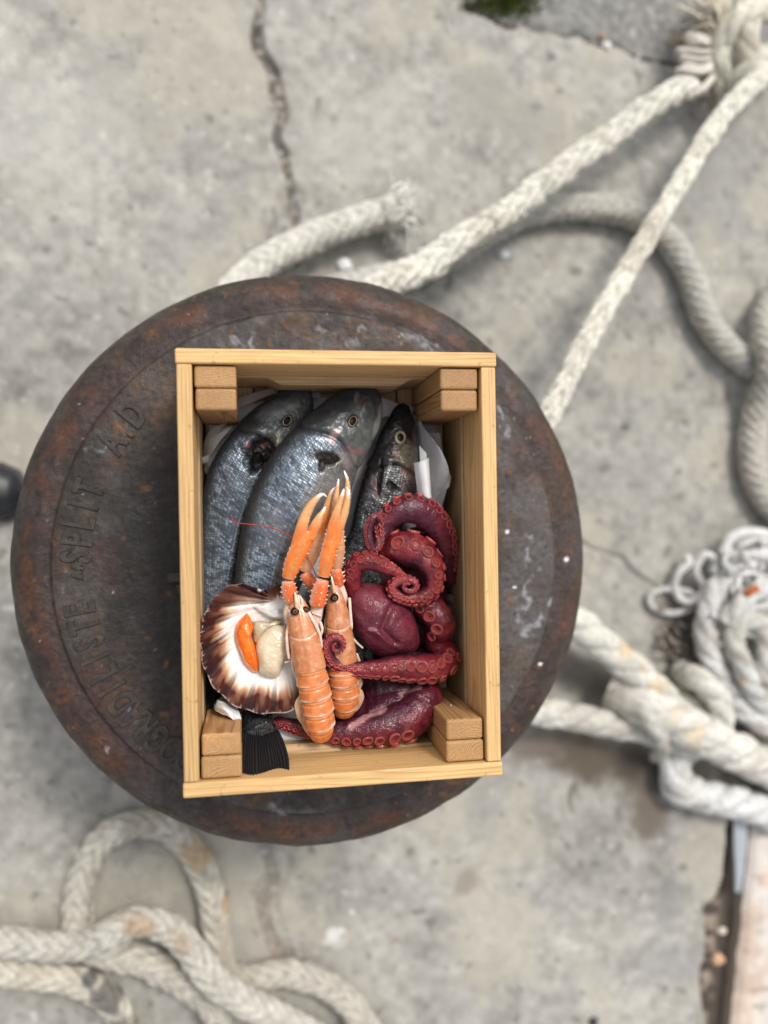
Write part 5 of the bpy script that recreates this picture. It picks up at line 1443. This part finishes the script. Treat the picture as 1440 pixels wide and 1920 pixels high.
# ------------------------------------------------------------------ ropes
def rope_mesh(pts, r, pitch=.030, cols=4, braid=.28, seed=0, tint=(.50, .47, .40), marks=(), flat=.92, fuzz=.06, twist=False, nv=56, step=.0022):
    """pts px,py,z ; adds a plaited rope to mb"""
    p = np.array(pts, float)
    X_ = P(p[:, 0], p[:, 1], p[:, 2])
    rr_ = (p[:, 3] if p.shape[1] > 3 else np.ones(len(p))) * r
    c_ = spline(np.hstack([X_, rr_[:, None]]), step=step)
    C, rr = c_[:, :3], c_[:, 3]; nu = len(C)
    L = np.concatenate([[0], np.cumsum(np.linalg.norm(np.diff(C, axis=0), axis=1))])
    V, fs, th = tube(C, rr, rr * flat, nv)
    u = L[:, None] / pitch + .25 * (fbm(C, 18, 2, seed + 1500) - .5)[:, None]; t = th[None]
    if twist:
        ph = u + 3 * t / (2 * np.pi)
        h = np.abs(np.sin(np.pi * ph)) ** .6
        dcol = 1.
    else:
        cq = t / (2 * np.pi) * cols + .12
        tri = 2 * np.abs((cq / 2) % 1 - .5)
        h = np.abs(np.sin(np.pi * (u + 1.6 * tri))) ** .55
        h = h * (.55 + .45 * np.abs(np.sin(np.pi * cq)) ** .4)
    nz = fbm(V, 120, 3, seed + 1510) - .5; nl = fbm(V, 16, 3, seed + 1520) - .5
    fl = vnoise(np.stack([(u * 5 + 0 * t), (t * 14 + u * 3)], -1), 1, seed + 1530) - .5
    h = h * (.75 + .5 * vnoise(np.stack([np.floor(u * 1.0) + 0 * t, np.floor(t / 1.57) + 0 * u], -1), 1, seed + 1560))
    V = C[:, None] + (V - C[:, None]) * (1 + braid * (h - .6) + fuzz * 2 * nz + .14 * nl + .05 * fl)[..., None]
    col = np.ones(V.shape) * np.array(tint) * (1 + .35 * nl + .5 * nz + .35 * fl)[..., None]
    col = mixc(col, np.array(tint) * np.array([.45, .42, .38]), sm(h, .45, .1) * .6)           # darker in the grooves between the strands
    col = mixc(col, (.30, .25, .18), sm(fbm(V, 10, 3, seed + 1540), .55, .72) * .4)
    q = proj(V)
    for x, y, rx, c, amt in marks:
        d = np.hypot(q[..., 0] - x, q[..., 1] - y) / rx + 2.2 * (fbm(V, 45, 3, seed + 1550) - .5)
        col = mixc(col, c, sm(d, 1.1, .4) * amt)
    mb.add(V, fs, np.clip(col, .02, .9).reshape(-1, 3))
    return C
def fray(px0, py0, z0, dirdeg, n, ln, spread, r=.0016, tint=(.58, .55, .48), zup=.01, curl=.4, base=.02, seed=0):
    R2 = np.random.default_rng(seed)
    for k in range(n):
        a = math.radians(dirdeg + R2.normal(0, spread)); l = ln * R2.uniform(.5, 1.15)
        a0 = math.radians(dirdeg); d = np.array([math.cos(a), math.sin(a), 0])
        rho_, th_ = math.sqrt(R2.random()) * base * .62, R2.uniform(0, 6.28)
        o = P(px0, py0, z0) + np.array([-math.sin(a0), math.cos(a0), 0]) * rho_ * math.cos(th_) + np.array([0, 0, 1]) * rho_ * math.sin(th_) * .8 + np.array([math.cos(a0), math.sin(a0), 0]) * R2.normal(0, .004)
        sdv = np.array([-d[1], d[0], 0]) * R2.normal(0, curl) * l
        b = o + d * l * .5 + sdv * .25 + np.array([0, 0, zup * R2.uniform(.2, 1.2)])
        e = o + d * l + sdv + np.array([0, 0, -.3 * zup * R2.uniform(-1, 1)])
        e[2] = max(e[2], .004); b[2] = max(b[2], .004)
        c_ = spline([o, b, e], n=14)
        V, fs, _ = tube(c_, r * np.linspace(1, .6, 14), nv=6)
        mb.add(V, fs, np.array(tint) * R2.uniform(.75, 1.15))
RI = .0245
# bottom left coils
mb = MB()
rope_mesh([(400, 1990, .034), (408, 1925, .036), (402, 1890, .04), (345, 1842, .036), (260, 1800, .034), (190, 1785, .032), (150, 1745, .030), (146, 1690, .030), (160, 1630, .030), (200, 1570, .030), (262, 1545, .030), (322, 1560, .030),
           (372, 1615, .030), (398, 1690, .030), (407, 1760, .030), (425, 1822, .032), (470, 1835, .032), (535, 1822, .030), (605, 1845, .030), (655, 1880, .030), (690, 1930, .030), (705, 1990, .030)],
          RI, seed=1, tint=(.46, .43, .37), marks=[(372, 1600, 40, (.36, .24, .12), .7), (425, 1690, 22, (.38, .24, .12), .7), (390, 1640, 20, (.18, .17, .15), .6)])
tag(mb.build('mooring_rope', M['rope']), 'dirty cream plaited rope making a round loop at lower left', 'rope', 'plaited mooring ropes on the quay')
mb = MB()
rope_mesh([(-60, 1752, .036), (0, 1764, .040), (90, 1775, .05), (170, 1768, .066), (220, 1740, .074), (265, 1725, .076), (320, 1742, .078), (365, 1790, .086), (405, 1840, .092), (465, 1880, .085), (540, 1915, .055), (620, 1960, .036), (700, 2000, .034)],
          RI * 1.05, seed=2, tint=(.49, .465, .41), marks=[(255, 1738, 38, (.33, .21, .11), .65), (340, 1760, 30, (.33, .23, .14), .5)])
tag(mb.build('mooring_rope', M['rope']), 'rope with a rusty brown stain crossing over the lower left loop', 'rope', 'plaited mooring ropes on the quay')
mb = MB()
rope_mesh([(-60, 1815, .030), (0, 1822, .030), (70, 1828, .030), (135, 1838, .030), (190, 1862, .030), (222, 1900, .030), (240, 1950, .030), (250, 2010, .030)],
          RI, seed=3, tint=(.50, .465, .39), marks=[(205, 1865, 40, (.09, .085, .08), .8), (175, 1830, 24, (.10, .10, .10), .8), (228, 1915, 30, (.14, .13, .12), .8)])
tag(mb.build('mooring_rope', M['rope']), 'black stained rope curving off the bottom left corner', 'rope', 'plaited mooring ropes on the quay')
mb = MB()
mb = MB()
# short frayed end, top centre
FE = empty('mooring_rope', P(600, 450, 0))
tag(FE, 'short white rope end with a frayed tip above the bollard', 'rope', 'plaited mooring ropes on the quay')
rope_mesh([(420, 800, .16, 1.), (385, 710, .14, 1.), (380, 640, .12, 1.), (420, 575, .10, 1.), (462, 520, .075, 1.), (520, 478, .06, 1.), (590, 444, .052, 1.), (660, 418, .045, 1.), (712, 402, .045, 1.08), (735, 397, .05, 1.3), (749, 393, .05, 1.3)], .027, seed=5, tint=(.56, .54, .48), pitch=.024, braid=.2)
mb.build('rope_length', M['rope'], parent=FE)
mb = MB()
fray(742, 394, .052, 13, 170, .026, 17, r=.0029, seed=1, zup=.006, tint=(.66, .64, .58), base=.066, curl=.22)
fray(744, 396, .050, 10, 60, .036, 34, r=.0014, seed=11, zup=.012, tint=(.70, .68, .63), base=.062, curl=.5)
fray(738, 425, .030, -75, 22, .040, 16, r=.0016, seed=2, zup=.01, tint=(.62, .60, .55), base=.03)
mb.build('frayed_tip', M['rope'], parent=FE)
# tight bight from the bollard up to the knot
BT = empty('mooring_rope', P(1100, 350, 0))
tag(BT, 'off white rope stretched from the bollard to the knot at top right', 'rope', 'plaited mooring ropes on the quay')
mb = MB()
rope_mesh([(500, 790, .21, 1.05), (520, 710, .21, 1.05), (560, 640, .20, 1.05), (640, 590, .19, 1.05), (730, 530, .175, 1.05), (800, 496, .165, 1), (880, 440, .155, 1), (960, 390, .145, .98), (1040, 330, .135, .98), (1120, 272, .125, .96), (1200, 212, .115, .94), (1262, 172, .105, .9), (1300, 165, .09, .8)],
          .0218, seed=6, pitch=.046, braid=.55, tint=(.61, .59, .515), fuzz=.16)
mb.build('rope_length', M['rope'], parent=BT)
mb = MB()
rope_mesh([(830, 1060, .22), (900, 985, .22), (960, 900, .22), (1005, 822, .22), (1035, 765, .22), (1090, 655, .21), (1140, 565, .20), (1200, 465, .185), (1255, 375, .17), (1310, 285, .155), (1365, 205, .14), (1420, 150, .125), (1470, 90, .11)],
          .0172, seed=7, pitch=.044, braid=.55, tint=(.63, .605, .525), fuzz=.18)
mb.build('rope_length', M['rope'], parent=BT)
mb = MB()
rope_mesh([(1352, 170, .06), (1350, 130, .085), (1352, 80, .09), (1352, 30, .085), (1350, -40, .06)], .021, seed=8, pitch=.06, braid=.22, tint=(.50, .48, .40), twist=True)
rope_mesh([(1398, 165, .07), (1402, 120, .105), (1400, 70, .115), (1405, 25, .105), (1400, -40, .08)], .022, seed=9, pitch=.05, braid=.26, tint=(.58, .55, .46), twist=True)
rope_mesh([(1376, 175, .05), (1385, 150, .10), (1420, 120, .12), (1450, 95, .11), (1490, 80, .08)], .019, seed=10, pitch=.05, braid=.22, tint=(.56, .53, .45), twist=True)
rope_mesh([(1335, 120, .05), (1345, 95, .085), (1380, 40, .12), (1425, 20, .12), (1470, 30, .10)], .019, seed=11, pitch=.05, braid=.25, tint=(.58, .55, .46), twist=True)
mb.build('knot', M['rope'], parent=BT)
mb = MB()
for k in range(8):
    y0 = 68 + k * 13.6 + rng.normal(0, 3.5); bow = 10 * math.sin(k * 1.3)
    x0 = 1272 + 14 * abs(k - 3.5) / 3.5 + 9 * math.sin(k * 2.2)
    a_ = [(1348, 108 + (k - 3.5) * 7, .075), (1318, y0 + 2, .098), (x0 + 6, y0 - 2, .088), (x0, y0 + 4, .078), (x0 + 12, y0 + 8, .070), (1330, y0 + 8, .06)]
    c_ = spline(P(*np.array(a_).T), n=46)
    V, fs, _ = tube(c_, .0050, nv=9)
    mb.add(V, fs, np.array((.72, .67, .59)) * rng.uniform(.8, 1.1))
fray(1348, 70, .08, 118, 50, .095, 15, r=.0032, seed=4, zup=.03, tint=(.68, .62, .50), base=.025, curl=.15)
fray(1338, 62, .06, 150, 24, .06, 14, r=.0022, seed=5, zup=.02, tint=(.58, .54, .44), base=.02)
fray(1330, 160, .05, -115, 34, .05, 22, r=.002, seed=6, zup=.01, tint=(.26, .22, .16), base=.026)
fray(1290, 75, .05, 200, 16, .04, 14, r=.002, seed=7, zup=.01, tint=(.22, .18, .12), base=.012)
mb.build('frayed_strands', M['rope'], parent=BT)
# grey rope on the ground, arching right
mb = MB()
rope_mesh([(540, 590, .032), (620, 545, .030), (700, 524, .030), (770, 512, .030), (850, 478, .030), (920, 432, .030), (985, 402, .030), (1060, 388, .030), (1140, 392, .030), (1205, 414, .030), (1258, 455, .030), (1295, 520, .030), (1320, 590, .030), (1362, 650, .031), (1420, 688, .033), (1500, 720, .032)],
          .0255, seed=12, tint=(.42, .405, .365), pitch=.022, braid=.18, fuzz=.08, marks=[(720, 520, 90, (.55, .54, .5), .6)])
tag(mb.build('mooring_rope', M['rope']), 'grey rope lying on the concrete in an arch towards the right edge', 'rope', 'plaited mooring ropes on the quay')
mb = MB()
rope_mesh([(1500, 520, .03), (1450, 560, .03), (1432, 600, .045), (1440, 650, .075), (1445, 690, .08), (1428, 740, .05), (1412, 800, .030), (1410, 860, .030), (1425, 915, .030), (1460, 960, .030), (1520, 985, .030)],
          .026, seed=13, tint=(.42, .395, .35), pitch=.022, braid=.18, fuzz=.08)
tag(mb.build('mooring_rope', M['rope']), 'greyish rope curling down along the right edge over another rope', 'rope', 'plaited mooring ropes on the quay')
# right side: two legs spliced into one heavy rope
SP = empty('mooring_rope', P(1250, 1350, 0))
tag(SP, 'thick spliced rope whose two legs run from the bollard to the right', 'rope', 'plaited mooring ropes on the quay')
mb = MB()
rope_mesh([(760, 985, .20), (860, 1022, .18), (960, 1075, .16), (1030, 1130, .14), (1085, 1172, .12), (1140, 1215, .10), (1195, 1262, .085), (1245, 1310, .075), (1290, 1355, .07)], .0285, seed=14, pitch=.075, braid=.20, tint=(.56, .54, .48), twist=True, marks=[(1175, 1215, 20, (.55, .38, .18), .6), (1230, 1290, 22, (.55, .40, .22), .6), (1205, 1255, 14, (.5, .32, .16), .5)])
mb.build('rope_length', M['rope'], parent=SP)
mb = MB()
rope_mesh([(640, 1270, .19), (760, 1300, .17), (880, 1320, .14), (960, 1325, .11), (1020, 1335, .085), (1080, 1345, .065), (1140, 1358, .055), (1200, 1368, .055), (1260, 1385, .06), (1310, 1400, .062)], .026, seed=15, pitch=.06, braid=.2, tint=(.60, .58, .53), twist=True)
mb.build('rope_length', M['rope'], parent=SP)
mb = MB()
rope_mesh([(1150, 1290, .05), (1195, 1315, .085), (1250, 1345, .095), (1310, 1375, .09), (1370, 1405, .07), (1440, 1440, .055), (1530, 1490, .05)], .036, seed=16, pitch=.07, braid=.24, tint=(.60, .575, .52), twist=True, marks=[(1300, 1380, 26, (.62, .5, .3), .6), (1265, 1345, 20, (.55, .45, .3), .5)])
rope_mesh([(1175, 1285, .035), (1200, 1320, .10), (1225, 1360, .105), (1245, 1395, .08), (1235, 1418, .03)], .017, seed=17, pitch=.05, braid=.2, tint=(.5, .48, .43), twist=True)
rope_mesh([(1275, 1260, .02), (1310, 1275, .085), (1345, 1310, .095), (1350, 1350, .085), (1320, 1380, .08)], .023, seed=18, pitch=.05, braid=.25, tint=(.58, .56, .50), twist=True)
mb.build('knot', M['rope'], parent=SP)
mb = MB()
rope_mesh([(1320, 1360, .05), (1285, 1400, .035), (1265, 1440, .035), (1275, 1478, .036), (1320, 1492, .037), (1380, 1505, .037), (1440, 1525, .037), (1530, 1560, .037)], .030, seed=19, pitch=.05, braid=.24, tint=(.60, .60, .585), twist=True)
tag(mb.build('mooring_rope', M['rope']), 'bright white twisted rope at the right edge just above the kerb', 'rope', 'plaited mooring ropes on the quay')
# tangle of whitish line
TG = empty('rope_tangle', P(1370, 1180, 0))
tag(TG, 'tangled heap of bright white rope with thin loose loops at right edge', 'rope')
mb = MB()
rope_mesh([(1440, 1365, .05), (1395, 1330, .05), (1360, 1285, .05), (1335, 1235, .055), (1325, 1180, .06), (1340, 1120, .065), (1375, 1075, .065), (1420, 1050, .06), (1500, 1040, .06)], .022, seed=20, pitch=.045, braid=.24, tint=(0.59, 0.58, 0.56), twist=True)
rope_mesh([(1500, 1370, .04), (1440, 1330, .06), (1410, 1290, .08), (1390, 1240, .09), (1375, 1195, .09), (1392, 1165, .09), (1425, 1170, .09), (1437, 1205, .09), (1430, 1250, .08), (1450, 1300, .06)], .019, seed=21, pitch=.045, braid=.24, tint=(0.55, 0.55, 0.52), twist=True, marks=[(1390, 1275, 16, (.55, .4, .22), .6)])
rope_mesh([(1355, 1165, .09), (1390, 1130, .105), (1425, 1105, .10), (1480, 1090, .08)], .017, seed=22, pitch=.04, braid=.24, tint=(0.60, 0.60, 0.58), twist=True)
rope_mesh([(1510, 1240, .06), (1450, 1210, .05), (1400, 1215, .04), (1365, 1250, .03), (1350, 1300, .03)], .02, seed=23, pitch=.045, braid=.24, tint=(.42, .40, .37), twist=True)
mb.build('rope_length', M['rope'], parent=TG)
mb = MB()
def loop(pts, r, c):
    p = np.array(pts, float); c_ = spline(P(p[:, 0], p[:, 1], p[:, 2]), step=.003)
    V, fs, _ = tube(c_, r, nv=10); mb.add(V, fs, np.array(c) * (.8 + .4 * fbm(V, 80, 2, 9))[..., None].reshape(-1, 1))
loop([(1300, 1140, .02), (1260, 1150, .012), (1225, 1140, .010), (1218, 1118, .012), (1245, 1105, .014), (1290, 1110, .02), (1310, 1125, .03)], .007, (.50, .49, .47))
loop([(1330, 1090, .05), (1310, 1120, .04), (1285, 1128, .025), (1265, 1105, .02), (1272, 1075, .03), (1292, 1055, .035), (1285, 1042, .03)], .008, (.58, .57, .55))
loop([(1350, 1090, .05), (1325, 1100, .04), (1305, 1070, .035), (1320, 1040, .04), (1340, 1050, .04), (1335, 1075, .045)], .008, (.56, .55, .53))
loop([(1355, 1040, .05), (1370, 1010, .05), (1405, 998, .05), (1450, 1005, .05)], .011, (.62, .61, .59))
loop([(1365, 1050, .05), (1395, 1020, .06), (1440, 1015, .06)], .009, (.55, .54, .52))
loop([(1400, 1060, .08), (1420, 1035, .08), (1450, 1045, .08)], .011, (.66, .65, .63))
for k in range(16):
    a = rng.uniform(0, 6.28, 5); cx_, cy_ = rng.uniform(1360, 1450), rng.uniform(1020, 1180)
    loop([(cx_ + rng.uniform(14, 45) * math.cos(t_), cy_ + rng.uniform(14, 40) * math.sin(t_), rng.uniform(.05, .10)) for t_ in np.sort(a)], rng.uniform(.004, .008), np.array((.62, .61, .59)) * rng.uniform(.7, 1.1))
mb.build('loose_loops', M['rope'], parent=TG)
mb = MB()
loop([(1400, 1115, .115), (1408, 1108, .12), (1418, 1104, .115)], .008, (.42, .13, .05))
mb.build('orange_scrap', M['rope'], parent=TG)
# dark old netting under the tangle
mb = MB()
for k in range(120):
    x, y = rng.uniform(1225, 1330), rng.uniform(1130, 1300)
    if not (1130 + (x - 1225) * .6 < y < 1210 + (x - 1225) * .95): continue
    a = rng.normal(-1.0, .5); l = rng.uniform(15, 40)
    loop([(x, y, .008), (x + l * .5 * math.cos(a) + rng.normal(0, 5), y - l * .5 * math.sin(a), rng.uniform(.012, .03)), (x + l * math.cos(a), y - l * math.sin(a), .008)], .0026, np.array((.24, .21, .18)) * rng.uniform(.6, 1.4))
tag(mb.build('old_netting', M['rope']), 'dark dirty shreds of netting on the concrete left of the white tangle', 'netting', kind='stuff')

# ------------------------------------------------------------------ shoe of someone standing by
SH = empty('shoe', P(-70, 925, 0))
tag(SH, 'black shoe toe poking in at the left edge beside the bollard', 'shoe')
tipx = P(50, 925, .03); hx = tipx[0] - .29
def shoe_sec(n=70, m=44, z0=.0, grow=0., ztop=None):
    t = np.linspace(0, 1, n)
    wd = np.interp(t, [0, .05, .2, .45, .7, .85, .94, 1], [.018, .030, .036, .036, .047, .048, .036, .004]) + grow
    hh = np.interp(t, [0, .05, .3, .5, .65, .8, .92, 1], [.05, .075, .085, .075, .062, .050, .040, .020])
    th = np.linspace(0, 2 * np.pi, m, endpoint=False)
    x = hx + t * .29
    y = tipx[1] + wd[:, None] * np.sign(np.cos(th)) * np.abs(np.cos(th)) ** .8 + (.006 * np.sin(t * 3))[:, None]
    return t, x, y, hh, th
t, x, y, hh, th = shoe_sec()
zt = .022 + hh[:, None] * np.clip(np.sin(th), -.12, 1) ** 1 * .9
mb = MB(); V = np.stack([np.repeat(x[:, None], 44, 1), y, zt], -1)
V[..., 2] += (fbm(V, 60, 2, 1600) - .5) * .003
n_ = 70; mb.add(V, [gridf(n_, 44, True), np.arange(44)[None, ::-1].copy(), ((n_ - 1) * 44 + np.arange(44))[None]], (.014, .015, .018))
mb.build('upper', M['black'], parent=SH)
t, x, y, hh, th = shoe_sec(grow=.004)
zs = .011 + .011 * np.sign(np.sin(th)) * np.abs(np.sin(th)) ** .3
V = np.stack([np.repeat((x + .003 * (t - .5))[:, None], 44, 1), y, np.repeat(zs[None], 70, 0)], -1)
mb = MB(); mb.add(V, [gridf(n_, 44, True), np.arange(44)[None, ::-1].copy(), ((n_ - 1) * 44 + np.arange(44))[None]], (.02, .02, .022))
mb.build('sole', M['black'], parent=SH)
# consistent outward normals on every hand made mesh
for o in bpy.data.objects:
    if o.type == 'MESH' and o.name.split('.')[0] in ('mooring_bollard', 'lettering', 'mooring_rope', 'rope_length', 'knot', 'upper', 'sole', 'kerb', 'claw', 'body', 'roe', 'muscle', 'frill', 'leg', 'sucker', 'eye', 'pupil', 'fixed_finger', 'moving_finger'):
        if o.get('_n') or o.data.get('_n'): continue
        bm = bmesh.new(); bm.from_mesh(o.data); bmesh.ops.recalc_face_normals(bm, faces=bm.faces); bm.to_mesh(o.data); bm.free()
        o.data['_n'] = 1
for me in bpy.data.meshes:
    if '_n' in me: del me['_n']
